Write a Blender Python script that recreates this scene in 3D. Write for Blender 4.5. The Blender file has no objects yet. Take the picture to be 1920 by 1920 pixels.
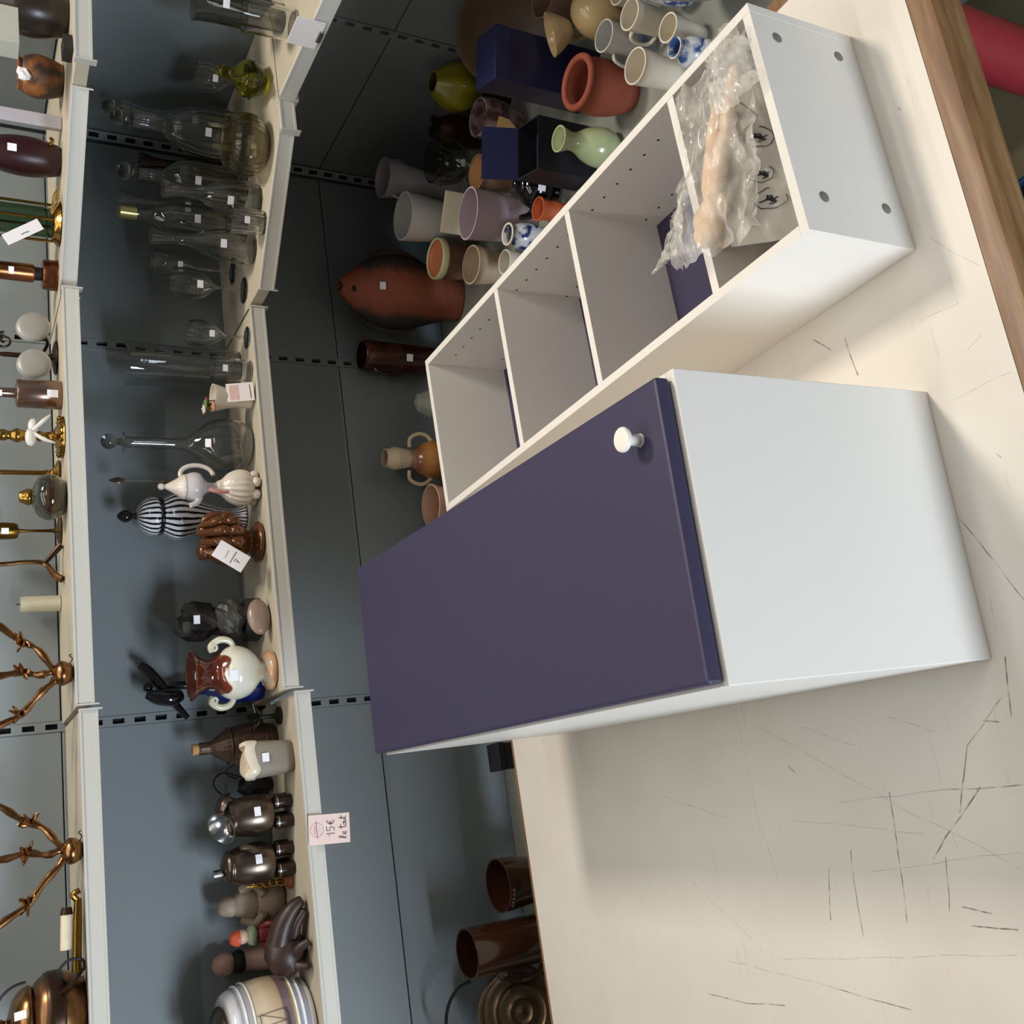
import bpy, math, random
from mathutils import Vector, Matrix, noise
PI = math.pi
rnd = random.Random(7)
S = bpy.context.scene
COL = S.collection

# ------------------------------------------------------------------ camera
CAM = Vector((-0.1355, -0.9717, 1.2967))
yaw, pitch, roll = 0.3119, 0.5163, 0.0053
Fw = Vector((math.sin(yaw)*math.cos(pitch), math.cos(yaw)*math.cos(pitch), -math.sin(pitch)))
Rt = Vector((math.cos(yaw), -math.sin(yaw), 0))
Up = Rt.cross(Fw)
Rt, Up = Rt*math.cos(roll)+Up*math.sin(roll), -Rt*math.sin(roll)+Up*math.cos(roll)
cd = bpy.data.cameras.new('camera')
cam = bpy.data.objects.new('camera', cd)
COL.objects.link(cam)
# the phone was held sideways: picture right is world down, picture up is world right
cam.matrix_world = Matrix(((-Up.x, Rt.x, -Fw.x, CAM.x), (-Up.y, Rt.y, -Fw.y, CAM.y), (-Up.z, Rt.z, -Fw.z, CAM.z), (0, 0, 0, 1)))
cd.sensor_fit = 'HORIZONTAL'
cd.sensor_width = 36.0
cd.lens = 1934.4/1920*36.0
cd.clip_start = 0.02
S.camera = cam

# ------------------------------------------------------------------ world, lights, exposure
W = bpy.data.worlds.new('world'); S.world = W; W.use_nodes = True
W.node_tree.nodes['Background'].inputs[0].default_value = (1.0, 0.975, 0.95, 1)
W.node_tree.nodes['Background'].inputs[1].default_value = 0.11
def area(name, loc, target, sx, sy, power, col):
    l = bpy.data.lights.new(name, 'AREA'); l.shape = 'RECTANGLE'; l.size = sx; l.size_y = sy
    l.energy = power; l.color = col
    o = bpy.data.objects.new(name, l); COL.objects.link(o)
    o.location = loc
    o.rotation_euler = (Vector(target)-Vector(loc)).to_track_quat('-Z', 'Y').to_euler()
    return o
area('ceiling_lamp', (1.75, 0.55, 3.0), (0.1, 0.5, 0), 0.30, 0.5, 56, (1.0, 0.91, 0.79))
for lx, ly, ln, pw in ((1.1, -0.95, 1.5, 17), (-0.1, 0.15, 2.4, 13), (-0.1, 0.85, 2.4, 13)):  # unseen overhead strips added for soft fill; first lightens shadow before the cabinet ends
    area('ceiling_fill', (lx, ly, 2.9), (lx, ly, 0), ln, 0.10, pw, (1.0, 0.95, 0.89))
area('shop_window', (-2.9, -2.6, -0.36), (0.1, 1.6, 0.3), 1.8, 0.80, 190, (0.75, 0.87, 1.0))
S.view_settings.view_transform = 'Standard'
S.view_settings.look = 'None'
S.view_settings.gamma = 1.0
S.view_settings.use_curve_mapping = False
S.view_settings.exposure = 0.0
S.cycles.use_denoising = True
S.cycles.max_bounces = 14
S.cycles.transmission_bounces = 12
S.cycles.transparent_max_bounces = 24

# ------------------------------------------------------------------ materials
def C(h):
    h = h.lstrip('#')
    v = [int(h[i:i+2], 16)/255 for i in (0, 2, 4)]
    return tuple(x/12.92 if x <= .04045 else ((x+.055)/1.055)**2.4 for x in v)+(1,)
MATS = {}
def newmat(name):
    m = bpy.data.materials.new(name); m.use_nodes = True
    MATS[name] = m
    nt = m.node_tree
    return m, nt, nt.nodes['Principled BSDF']
def N(nt, t, **k):
    n = nt.nodes.new(t)
    for a, b in k.items(): setattr(n, a, b)
    return n
def mat(name, col, rough=.5, metal=0, var=.10, scale=40, bump=0, spec=.5, coat=0, tr=0, ior=1.45, sss=0, alpha=1):
    if name in MATS: return MATS[name]
    m, nt, b = newmat(name)
    c = C(col)
    no = N(nt, 'ShaderNodeTexNoise'); no.inputs['Scale'].default_value = scale; no.inputs['Detail'].default_value = 4
    tc = N(nt, 'ShaderNodeTexCoord'); nt.links.new(tc.outputs['Object'], no.inputs['Vector'])
    mx = N(nt, 'ShaderNodeMix', data_type='RGBA')
    mx.inputs['A'].default_value = tuple(x*(1-var) for x in c[:3])+(1,)
    mx.inputs['B'].default_value = tuple(min(1, x*(1+var)) for x in c[:3])+(1,)
    nt.links.new(no.outputs['Fac'], mx.inputs['Factor'])
    nt.links.new(mx.outputs['Result'], b.inputs['Base Color'])
    b.inputs['Roughness'].default_value = rough
    b.inputs['Metallic'].default_value = metal
    b.inputs['Specular IOR Level'].default_value = spec
    b.inputs['Coat Weight'].default_value = coat
    b.inputs['Transmission Weight'].default_value = tr
    b.inputs['IOR'].default_value = ior
    b.inputs['Alpha'].default_value = alpha
    if bump:
        bp = N(nt, 'ShaderNodeBump'); bp.inputs['Strength'].default_value = bump; bp.inputs['Distance'].default_value = .002
        nt.links.new(no.outputs['Fac'], bp.inputs['Height']); nt.links.new(bp.outputs['Normal'], b.inputs['Normal'])
    return m
def ramp(nt, stops, interp='LINEAR'):
    r = N(nt, 'ShaderNodeValToRGB'); cr = r.color_ramp; cr.interpolation = interp
    cr.elements[0].position = stops[0][0]; cr.elements[0].color = C(stops[0][1])
    cr.elements[1].position = stops[-1][0]; cr.elements[1].color = C(stops[-1][1])
    for p_, c_ in stops[1:-1]:
        e = cr.elements.new(p_); e.color = C(c_)
    return r
def zmat(name, H, stops, rough=.25, coat=0, wob=0, wscale=30, interp='LINEAR', metal=0):
    """glaze whose colour changes with height over H, with a wobbling boundary"""
    m, nt, b = newmat(name)
    tc = N(nt, 'ShaderNodeTexCoord'); sx = N(nt, 'ShaderNodeSeparateXYZ')
    nt.links.new(tc.outputs['Object'], sx.inputs[0])
    d = N(nt, 'ShaderNodeMath', operation='DIVIDE'); d.inputs[1].default_value = H
    nt.links.new(sx.outputs['Z'], d.inputs[0])
    out = d.outputs[0]
    if wob:
        no = N(nt, 'ShaderNodeTexNoise'); no.inputs['Scale'].default_value = wscale; no.inputs['Detail'].default_value = 3
        nt.links.new(tc.outputs['Object'], no.inputs['Vector'])
        ma = N(nt, 'ShaderNodeMath', operation='MULTIPLY_ADD'); ma.inputs[1].default_value = wob
        nt.links.new(no.outputs['Fac'], ma.inputs[0]); 
        sb = N(nt, 'ShaderNodeMath', operation='SUBTRACT'); sb.inputs[1].default_value = wob*.5
        nt.links.new(out, sb.inputs[0]); nt.links.new(sb.outputs[0], ma.inputs[2]); out = ma.outputs[0]
    r = ramp(nt, stops, interp); nt.links.new(out, r.inputs[0])
    nt.links.new(r.outputs[0], b.inputs['Base Color'])
    b.inputs['Roughness'].default_value = rough; b.inputs['Coat Weight'].default_value = coat; b.inputs['Metallic'].default_value = metal
    return m
def stripes(name, n, ca, cb, rough=.2, wob=1.2, duty=.1):
    m, nt, b = newmat(name)
    tc = N(nt, 'ShaderNodeTexCoord'); sx = N(nt, 'ShaderNodeSeparateXYZ')
    nt.links.new(tc.outputs['Object'], sx.inputs[0])
    at = N(nt, 'ShaderNodeMath', operation='ARCTAN2'); nt.links.new(sx.outputs['Y'], at.inputs[0]); nt.links.new(sx.outputs['X'], at.inputs[1])
    mu = N(nt, 'ShaderNodeMath', operation='MULTIPLY'); mu.inputs[1].default_value = n; nt.links.new(at.outputs[0], mu.inputs[0])
    no = N(nt, 'ShaderNodeTexNoise'); no.inputs['Scale'].default_value = 40; nt.links.new(tc.outputs['Object'], no.inputs['Vector'])
    ma = N(nt, 'ShaderNodeMath', operation='MULTIPLY_ADD'); ma.inputs[1].default_value = wob
    nt.links.new(no.outputs['Fac'], ma.inputs[0]); nt.links.new(mu.outputs[0], ma.inputs[2])
    si = N(nt, 'ShaderNodeMath', operation='SINE'); nt.links.new(ma.outputs[0], si.inputs[0])
    gt = N(nt, 'ShaderNodeMath', operation='GREATER_THAN'); gt.inputs[1].default_value = duty; nt.links.new(si.outputs[0], gt.inputs[0])
    mx = N(nt, 'ShaderNodeMix', data_type='RGBA'); mx.inputs['A'].default_value = C(ca); mx.inputs['B'].default_value = C(cb)
    nt.links.new(gt.outputs[0], mx.inputs['Factor']); nt.links.new(mx.outputs['Result'], b.inputs['Base Color'])
    b.inputs['Roughness'].default_value = rough
    return m
def patch(name, ca, cb, scale=14, lo=.45, hi=.55, rough=.4, metal=0):
    m, nt, b = newmat(name)
    tc = N(nt, 'ShaderNodeTexCoord'); no = N(nt, 'ShaderNodeTexNoise'); no.inputs['Scale'].default_value = scale; no.inputs['Detail'].default_value = 5
    nt.links.new(tc.outputs['Object'], no.inputs['Vector'])
    r = ramp(nt, [(lo, ca), (hi, cb)]); nt.links.new(no.outputs['Fac'], r.inputs[0]); nt.links.new(r.outputs[0], b.inputs['Base Color'])
    b.inputs['Roughness'].default_value = rough; b.inputs['Metallic'].default_value = metal
    return m
def glassm(name, col, rough=.02, ior=1.45, wt=1.0):
    m, nt, b = newmat(name)
    tc = N(nt, 'ShaderNodeTexCoord'); no = N(nt, 'ShaderNodeTexNoise'); no.inputs['Scale'].default_value = 60
    nt.links.new(tc.outputs['Object'], no.inputs['Vector'])
    bp = N(nt, 'ShaderNodeBump'); bp.inputs['Strength'].default_value = .08; bp.inputs['Distance'].default_value = .001
    nt.links.new(no.outputs['Fac'], bp.inputs['Height']); nt.links.new(bp.outputs['Normal'], b.inputs['Normal'])
    b.inputs['Base Color'].default_value = C(col); b.inputs['Roughness'].default_value = rough
    b.inputs['Transmission Weight'].default_value = wt; b.inputs['IOR'].default_value = ior
    return m

white = mat('white_melamine', '#ebe6de', .38, var=.015, scale=90)
white_edge = mat('white_edge_band', '#f3ede0', .35, var=.01)
navy = mat('navy_lacquer', '#39344f', .5, var=.03, scale=300, bump=.05)
panelm = mat('blue_grey_enamel', '#7d8588', .5, var=.03, scale=6)
shelfm = mat('pale_grey_enamel', '#c2c0b8', .45, var=.03, scale=12)
shelftop = mat('beige_shelf_enamel', '#b9b09c', .42, var=.06, scale=14)
basem = mat('grey_green_enamel', '#8f9188', .45, var=.05, scale=10)
slotm = mat('black_slot', '#0c0c0e', .8)
screwm = mat('grey_plastic_cap', '#7d776e', .5)
steel = mat('bright_steel', '#b9bbbd', .22, metal=1)
paper = mat('white_paper', '#e9e2e2', .7, var=.03)
pinkpaper = mat('pink_paper', '#e6cfc8', .7, var=.03)
ink = mat('black_ink', '#17161b', .6)
inkred = mat('faded_red_ink', '#b06c62', .6)
inkgrey = mat('grey_ink', '#6b6870', .6)
stickm = mat('price_sticker_paper', '#eeeef6', .6, var=.01)
brass = mat('polished_brass', '#a8823f', .22, metal=1, var=.2, scale=60)
dbrass = mat('tarnished_brass', '#6f5424', .32, metal=1, var=.35, scale=40)
gilt = mat('gilded_metal', '#8a6440', .26, metal=1, var=.4, scale=50, bump=.3)
copper = mat('copper', '#96603f', .28, metal=1, var=.2)
bronze = mat('dark_bronze', '#3c2a1e', .35, metal=.7, var=.3)
pewter = mat('dull_pewter', '#6a5d52', .28, metal=.9, var=.3, scale=50)
black_gloss = mat('black_gloss_glaze', '#0d0c11', .1, coat=.6)
black_matt = mat('black_rubber', '#17161a', .6)
dark_wood = mat('dark_stained_wood', '#2b1b16', .3, var=.3, scale=30)
terra = mat('terracotta', '#8a4430', .75, var=.12, scale=30)
cream_gl = mat('cream_glaze', '#e4dac6', .25, coat=.3, var=.04)
gclear = glassm('clear_glass', '#f3f4f3')
ggrey = glassm('smoky_glass', '#bcbdb8')
gyell = glassm('yellow_green_glass', '#b7b71c')
gbeige = glassm('beige_pressed_glass', '#d8cfae', .12)
gamber = glassm('amber_glass', '#c8a070', .05)
frost = mat('frosted_glass', '#9c9a92', .35, tr=.35, var=.1)

# ------------------------------------------------------------------ mesh building
class MB:
    def __init__(s): s.v = []; s.f = []
    def add(s, vs, fs):
        n = len(s.v); s.v += [tuple(v) for v in vs]; s.f += [tuple(i+n for i in f) for f in fs]; return s
    def box(s, x0, x1, y0, y1, z0, z1, M=None):
        vs = [Vector((x, y, z)) for z in (z0, z1) for y in (y0, y1) for x in (x0, x1)]
        if M: vs = [M @ v for v in vs]
        return s.add(vs, [(0, 2, 3, 1), (4, 5, 7, 6), (0, 1, 5, 4), (2, 6, 7, 3), (0, 4, 6, 2), (1, 3, 7, 5)])
    def prism(s, pts, z0, z1, M=None):
        n = len(pts)
        vs = [Vector((x, y, z0)) for x, y in pts]+[Vector((x, y, z1)) for x, y in pts]
        if M: vs = [M @ v for v in vs]
        return s.add(vs, [tuple(range(n-1, -1, -1)), tuple(range(n, 2*n))]+[(i, (i+1) % n, (i+1) % n+n, i+n) for i in range(n)])
    def lathe(s, prof, seg=32, c=(0, 0, 0), M=None, rib=0, nrib=0, sq=1.0):
        vs = []; fs = []; rings = []
        for r, z in prof:
            if r < 1e-6:
                rings.append([len(vs)]); vs.append(Vector((c[0], c[1], c[2]+z)))
            else:
                rings.append(list(range(len(vs), len(vs)+seg)))
                for i in range(seg):
                    a = 2*PI*i/seg; rr = r*(1+rib*math.cos(nrib*a))
                    vs.append(Vector((c[0]+rr*math.cos(a), c[1]+rr*sq*math.sin(a), c[2]+z)))
        for A, B in zip(rings[:-1], rings[1:]):
            if len(A) == 1 and len(B) == 1: continue
            if len(A) == 1: fs += [(A[0], B[(i+1) % seg], B[i]) for i in range(seg)]
            elif len(B) == 1: fs += [(A[i], A[(i+1) % seg], B[0]) for i in range(seg)]
            else: fs += [(A[i], A[(i+1) % seg], B[(i+1) % seg], B[i]) for i in range(seg)]
        if M: vs = [M @ v for v in vs]
        return s.add(vs, fs)
    def tube(s, pts, r, seg=10, closed=False):
        pts = [Vector(p) for p in pts]; n = len(pts)
        rs = list(r) if isinstance(r, (list, tuple)) else [r]*n
        if 3 <= n <= 8 and not closed:      # round off coarse paths
            q = []; qr = []
            for i in range(n-1):
                p0, p1, p2, p3 = pts[max(i-1, 0)], pts[i], pts[i+1], pts[min(i+2, n-1)]
                for j in range(4):
                    t_ = j/4
                    q.append(.5*(2*p1+(p2-p0)*t_+(2*p0-5*p1+4*p2-p3)*t_*t_+(3*p1-p0-3*p2+p3)*t_**3)); qr.append(rs[i]*(1-t_)+rs[i+1]*t_)
            pts = q+[pts[-1]]; rs = qr+[rs[-1]]; n = len(pts)
        vs = []; fs = []; prev = None
        for i, p in enumerate(pts):
            a = pts[(i-1) % n] if (closed or i > 0) else pts[i]
            b = pts[(i+1) % n] if (closed or i < n-1) else pts[i]
            t = (b-a).normalized() if (b-a).length > 1e-9 else Vector((0, 0, 1))
            if prev is None:
                u = t.orthogonal().normalized()
            else:
                u = prev-t*prev.dot(t)
                u = u.normalized() if u.length > 1e-6 else t.orthogonal().normalized()
            prev = u; w = t.cross(u)
            for k in range(seg):
                an = 2*PI*k/seg
                vs.append(p+(u*math.cos(an)+w*math.sin(an))*rs[i])
        m = n if closed else n-1
        for i in range(m):
            for k in range(seg):
                j = (i+1) % n
                fs.append((i*seg+k, i*seg+(k+1) % seg, j*seg+(k+1) % seg, j*seg+k))
        if not closed:
            fs.append(tuple(range(seg-1, -1, -1))); fs.append(tuple((n-1)*seg+k for k in range(seg)))
        return s.add(vs, fs)
    def ball(s, c, r, seg=20, rings=12, M=None, fn=None):
        r = r if isinstance(r, (list, tuple)) else (r, r, r)
        vs = [Vector((0, 0, -1))]; fs = []
        for i in range(1, rings):
            ph = -PI/2+PI*i/rings
            for k in range(seg):
                a = 2*PI*k/seg; vs.append(Vector((math.cos(ph)*math.cos(a), math.cos(ph)*math.sin(a), math.sin(ph))))
        vs.append(Vector((0, 0, 1)))
        for k in range(seg): fs.append((0, 1+(k+1) % seg, 1+k))
        for i in range(rings-2):
            for k in range(seg):
                a = 1+i*seg+k; b = 1+i*seg+(k+1) % seg
                fs.append((a, b, b+seg, a+seg))
        L = len(vs)-1
        for k in range(seg): fs.append((L, 1+(rings-2)*seg+k, 1+(rings-2)*seg+(k+1) % seg))
        out = []
        for v in vs:
            q = Vector((v.x*r[0], v.y*r[1], v.z*r[2]))
            if fn: q = fn(v, q)
            if M: q = M @ q
            out.append(q+Vector(c))
        return s.add(out, fs)
    def ribbon(s, pts, w, M=None, nrm=(0, 0, 1)):
        """flat pen stroke through pts (local xy plane), mapped by M"""
        P = [Vector((p[0], p[1], p[2] if len(p) > 2 else 0)) for p in pts]; vs = []; fs = []
        for i, p in enumerate(P):
            t = (P[min(i+1, len(P)-1)]-P[max(i-1, 0)])
            t = t.normalized() if t.length > 1e-9 else Vector((1, 0, 0))
            d = Vector(nrm).cross(t)*w*.5
            vs += [p-d, p+d]
        for i in range(len(P)-1): fs.append((2*i, 2*i+2, 2*i+3, 2*i+1))
        if M: vs = [M @ v for v in vs]
        return s.add(vs, fs)
    def mesh(s, name, m, smooth=True, ang=35):
        me = bpy.data.meshes.new(name); me.from_pydata(s.v, [], s.f); me.update()
        me.materials.append(m)
        if smooth:
            me.shade_smooth(); me.set_sharp_from_angle(angle=math.radians(ang))
        return me
    def build(s, name, m, parent=None, smooth=True, ang=35, bevel=0, loc=None, rz=0, label=None):
        o = bpy.data.objects.new(name, s.mesh(name, m, smooth, ang)); COL.objects.link(o)
        if parent: o.parent = parent
        if loc: o.location = loc
        if rz: o.rotation_euler = (0, 0, rz)
        if bevel:
            b = o.modifiers.new('bevel', 'BEVEL'); b.width = bevel; b.segments = 2; b.limit_method = 'ANGLE'; b.angle_limit = math.radians(40)
        if label: o['label'] = label
        return o
def tag(o, label, cat, group=None):
    o['label'] = label; o['category'] = cat
    if group: o['group'] = group
    return o
def thing(name, label, cat, loc, rz=0, group=None):
    o = bpy.data.objects.new(name, None); COL.objects.link(o)
    o.location = loc; o.rotation_euler = (0, 0, rz); o.empty_display_size = .03
    return tag(o, label, cat, group)
def struct(o): o['kind'] = 'structure'; return o
def place(mesh, name, parent, loc, rot=(0, 0, 0)):
    o = bpy.data.objects.new(name, mesh); COL.objects.link(o); o.parent = parent; o.location = loc; o.rotation_euler = rot; return o
def arc(c, r, a0, a1, n=12, plane='xz', ry=None):
    ry = ry or r; out = []
    for i in range(n+1):
        a = a0+(a1-a0)*i/n; u = r*math.cos(a); w = ry*math.sin(a)
        out.append((c[0]+u, c[1], c[2]+w) if plane == 'xz' else (c[0], c[1]+u, c[2]+w) if plane == 'yz' else (c[0]+u, c[1]+w, c[2]))
    return out
def smooth_prof(pr, k=4):
    """Catmull-Rom through the profile points"""
    out = []
    for i in range(len(pr)-1):
        p0 = pr[max(i-1, 0)]; p1 = pr[i]; p2 = pr[i+1]; p3 = pr[min(i+2, len(pr)-1)]
        for j in range(k):
            t = j/k
            q = [0.5*((2*p1[a])+(-p0[a]+p2[a])*t+(2*p0[a]-5*p1[a]+4*p2[a]-p3[a])*t*t+(-p0[a]+3*p1[a]-3*p2[a]+p3[a])*t**3) for a in (0, 1)]
            out.append((max(q[0], 0), q[1]))
    out.append(pr[-1]); return out
def vessel(pr, t=.003, base=None):
    """closed wall: outer profile going up, then the inside going down"""
    base = base if base is not None else t*1.3
    inner = [(max(r-t, .0006), max(z, pr[0][1]+base)) for r, z in pr if r > t*1.2]
    inner = [p for p in inner if p[1] >= pr[0][1]+base]
    o = [(0, pr[0][1])]+list(pr)
    inn = inner[::-1]
    return o+inn+[(0, pr[0][1]+base)]
STK = {}
def sticker(parent, r, z, off=0.0, w=.021, h=.015, tilt=0, xy=None):
    """small paper price label stuck on the side that faces the aisle"""
    key = (w, h)
    if key not in STK: STK[key] = MB().box(0, .0007, -w/2, w/2, -h/2, h/2).mesh('price_sticker', stickm, False)
    L = parent.location
    a = math.atan2(CAM.y-L.y, CAM.x-L.x)+off-parent.rotation_euler.z
    x, y = (r*math.cos(a), r*math.sin(a)) if xy is None else xy
    return place(STK[key], 'price_sticker', parent, (x, y, z), (0, -tilt, a))
def txt(strokes, s, ox, oy): return [[(ox+x*s, oy+y*s) for x, y in st] for st in strokes]
GLY = {
 '1': [[(.0, .6), (.3, 1), (.3, 0)]], '5': [[(.55, 1), (.1, 1), (.05, .55), (.35, .62), (.5, .35), (.35, .02), (0, .05)]],
 'E': [[(.6, .9), (.3, 1), (.08, .6), (.08, .3), (.3, .0), (.6, .1)], [(-.05, .6), (.45, .6)], [(-.05, .38), (.4, .38)]],
 'l': [[(.0, .1), (.3, .6), (.3, 1), (.15, .95), (.12, .2), (.3, .05)]], 'e': [[(.05, .3), (.4, .35), (.35, .55), (.1, .5), (.05, .15), (.3, 0), (.5, .12)]],
 't': [[(.2, 1), (.2, .1), (.4, .0)], [(0, .65), (.5, .7)]], 'o': [[(.3, .55), (.08, .4), (.1, .1), (.3, .0), (.45, .2), (.4, .5), (.25, .55)]],
 'u': [[(.05, .5), (.08, .1), (.25, 0), (.4, .15), (.42, .5)], [(.42, .5), (.45, .05)]], '7': [[(0, .95), (.55, 1), (.25, 0)], [(.1, .5), (.5, .55)]],
 'T': [[(0, 1), (.7, 1)], [(.35, 1), (.3, 0)]], '2': [[(.02, .8), (.25, 1), (.45, .8), (.35, .5), (0, 0), (.5, .03)]], '0': [[(.25, 1), (.02, .6), (.1, .05), (.35, .02), (.48, .5), (.25, 1)]],
}
def write(s, w, M, mb=None):
    mb = mb or MB()
    for ch, ox, oy, sz in s:
        for st in txt(GLY[ch], sz, ox, oy): mb.ribbon(st, w, M)
    return mb

# ================================================================== SETTING
FLOOR_Z = -0.80
Z_UP, Z_LOW, Z_LOWL, Z_BASE = 1.014, 0.560, 0.535, -0.150
def floor_mat():
    m, nt, b = newmat('worn_concrete')
    tc = N(nt, 'ShaderNodeTexCoord'); n1 = N(nt, 'ShaderNodeTexNoise'); n1.inputs['Scale'].default_value = 3; n1.inputs['Detail'].default_value = 8
    nt.links.new(tc.outputs['Object'], n1.inputs['Vector'])
    r = ramp(nt, [(.3, '#857a58'), (.5, '#9a8d6a'), (.7, '#a89b78')]); nt.links.new(n1.outputs['Fac'], r.inputs[0])
    nt.links.new(r.outputs[0], b.inputs['Base Color']); b.inputs['Roughness'].default_value = .6
    return m
struct(MB().box(-4, 3.2, -4, 2.2, FLOOR_Z-.05, FLOOR_Z).build('floor', floor_mat(), smooth=False))
# back walls of the shelving: sheet + separate enamelled panels
wb = struct(MB().box(-1.9, 1.9, 1.735, 1.76, FLOOR_Z, 2.05).build('wall_back', panelm, smooth=False))
wr = struct(MB().box(1.885, 1.91, -.6, 1.735, FLOOR_Z, 2.05).build('wall_right', panelm, smooth=False))
PX = [-1.83, -.821, .191, 1.203, 1.852]
ZS = [(-.585, .2135), (.2165, 1.0135), (1.0165, 1.81)]
for i in range(4):
    for z0, z1 in ZS:
        MB().box(PX[i]+.0127, PX[i+1]-.0127, 1.72, 1.735, z0, z1).build('panel', panelm, wb, bevel=.0012)
for y0, y1 in ((1.095, 1.70), (.09, 1.065), (-.6, .06)):
    for z0, z1 in ZS:
        MB().box(1.870, 1.885, y0, y1, z0, z1).build('panel', panelm, wr, bevel=.0012)
def upright(name, label, loc, rz, z0=-.6, z1=1.80):
    """slotted steel upright: real slots with a dark channel behind"""
    t = thing(name, label, 'shelf upright', loc, rz)
    mb = MB(); w = .0125; s0, s1 = -.0065, .0065
    mb.box(-w, s0, 0, .012, z0, z1).box(s1, w, 0, .012, z0, z1)
    z = z0
    while z < z1-.05:
        mb.box(s0, s1, 0, .012, z, z+.023); z += .05
    mb.box(s0, s1, 0, .012, z, z1)
    mb.build('face_plate', panelm, t, False)
    MB().box(-w, w, .0121, .0150, z0, z1).build('slot_channel', slotm, t, False)
    return t
upright('slotted_upright', 'slotted steel upright at the left, below the black figurine', (.191, 1.718, 0), 0)
upright('slotted_upright', 'slotted steel upright behind the clear glasses, above the brown vase', (1.203, 1.718, 0), 0)
upright('slotted_upright', 'slotted steel upright in the inside corner behind the decanters', (1.853, 1.7025, 0), -PI/4)
upright('slotted_upright', 'slotted steel upright on the right-hand wall near the picture edge', (1.868, 1.080, 0), -PI/2)

def shelf(label, poly, lips, z, topm=shelftop, lip_h=.034, group='steel shelves'):
    t = thing('metal_shelf', label, 'shelf', (0, 0, z), 0)
    MB().prism(poly, -.030, -.001).build('shelf_tray', topm, t, False)
    for (ax, ay), (bx, by) in lips:
        d = Vector((bx-ax, by-ay, 0)); L = d.length; a = math.atan2(d.y, d.x)
        mb = MB()
        mb.box(0, L, -.012, -.0015, -lip_h, .002).box(0, L, -.0135, -.012, -lip_h-.001, -lip_h+.004).box(0, L, -.0135, -.012, -.001, .003)
        o = mb.build('front_lip', shelfm, t, False, loc=(ax, ay, 0), rz=a)
        # folded end tabs of the price rail
        for xe in (0, L):
            MB().box(xe-.0015, xe+.0015, -.016, .004, -lip_h-.010, .003).build('end_tab', shelfm, o, False)
    return t
def rect(x0, x1, y0, y1): return [(x0, y0), (x1, y0), (x1, y1), (x0, y1)]
shelf('upper grey shelf at the left carrying the brass pot', rect(-1.82, .186, 1.432, 1.716), [((-1.82, 1.432), (.186, 1.432))], Z_UP-.006)
shelf('upper grey shelf in the middle carrying the brass candlesticks', rect(.196, 1.198, 1.432, 1.716), [((.196, 1.432), (1.198, 1.432))], Z_UP)
shelf('upper grey corner shelf set at an angle on the right', [(1.208, 1.70), (1.208, 1.478), (1.558, 1.142), (1.57, 1.078), (1.86, 1.038), (1.86, 1.68)],
      [((1.208, 1.478), (1.558, 1.142)), ((1.572, 1.076), (1.86, 1.036))], Z_UP)
shelf('lower grey shelf at the left carrying the barrel jar and jugs', rect(-1.82, .186, 1.432, 1.716), [((-1.82, 1.432), (.186, 1.432))], Z_LOWL)
shelf('lower grey shelf in the middle carrying the striped jar and ewer', rect(.196, 1.198, 1.432, 1.716), [((.196, 1.432), (1.198, 1.432))], Z_LOW)
shelf('lower grey corner shelf set at an angle, full of glassware', [(1.208, 1.70), (1.208, 1.338), (1.49, 1.078), (1.49, 1.062), (1.86, 1.062), (1.86, 1.68)],
      [((1.208, 1.338), (1.49, 1.075)), ((1.475, 1.060), (1.56, 1.060))], Z_LOW)
shelf('lower grey shelf on the right-hand wall running towards the table', rect(1.572, 1.86, .07, 1.055), [((1.572, 1.04), (1.572, .07))], Z_LOW)
def base_shelf(label, poly, plinth):
    t = thing('base_shelf', label, 'shelf', (0, 0, Z_BASE))
    MB().prism(poly, -.03, 0).build('deck', basem, t, False, bevel=.002)
    MB().box(*plinth, FLOOR_Z-Z_BASE, -.03).build('plinth', panelm, t, False)
base_shelf('bottom display shelf behind the long edge of the table', rect(-1.82, 1.150, 1.395, 1.718), (-1.80, 1.14, 1.45, 1.71))
base_shelf('bottom display shelf in the right-hand corner holding pots and cups', [(1.160, -.25), (1.866, -.25), (1.866, 1.655), (1.80, 1.717), (1.160, 1.717)], (1.48, 1.80, -.10, 1.64))

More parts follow.
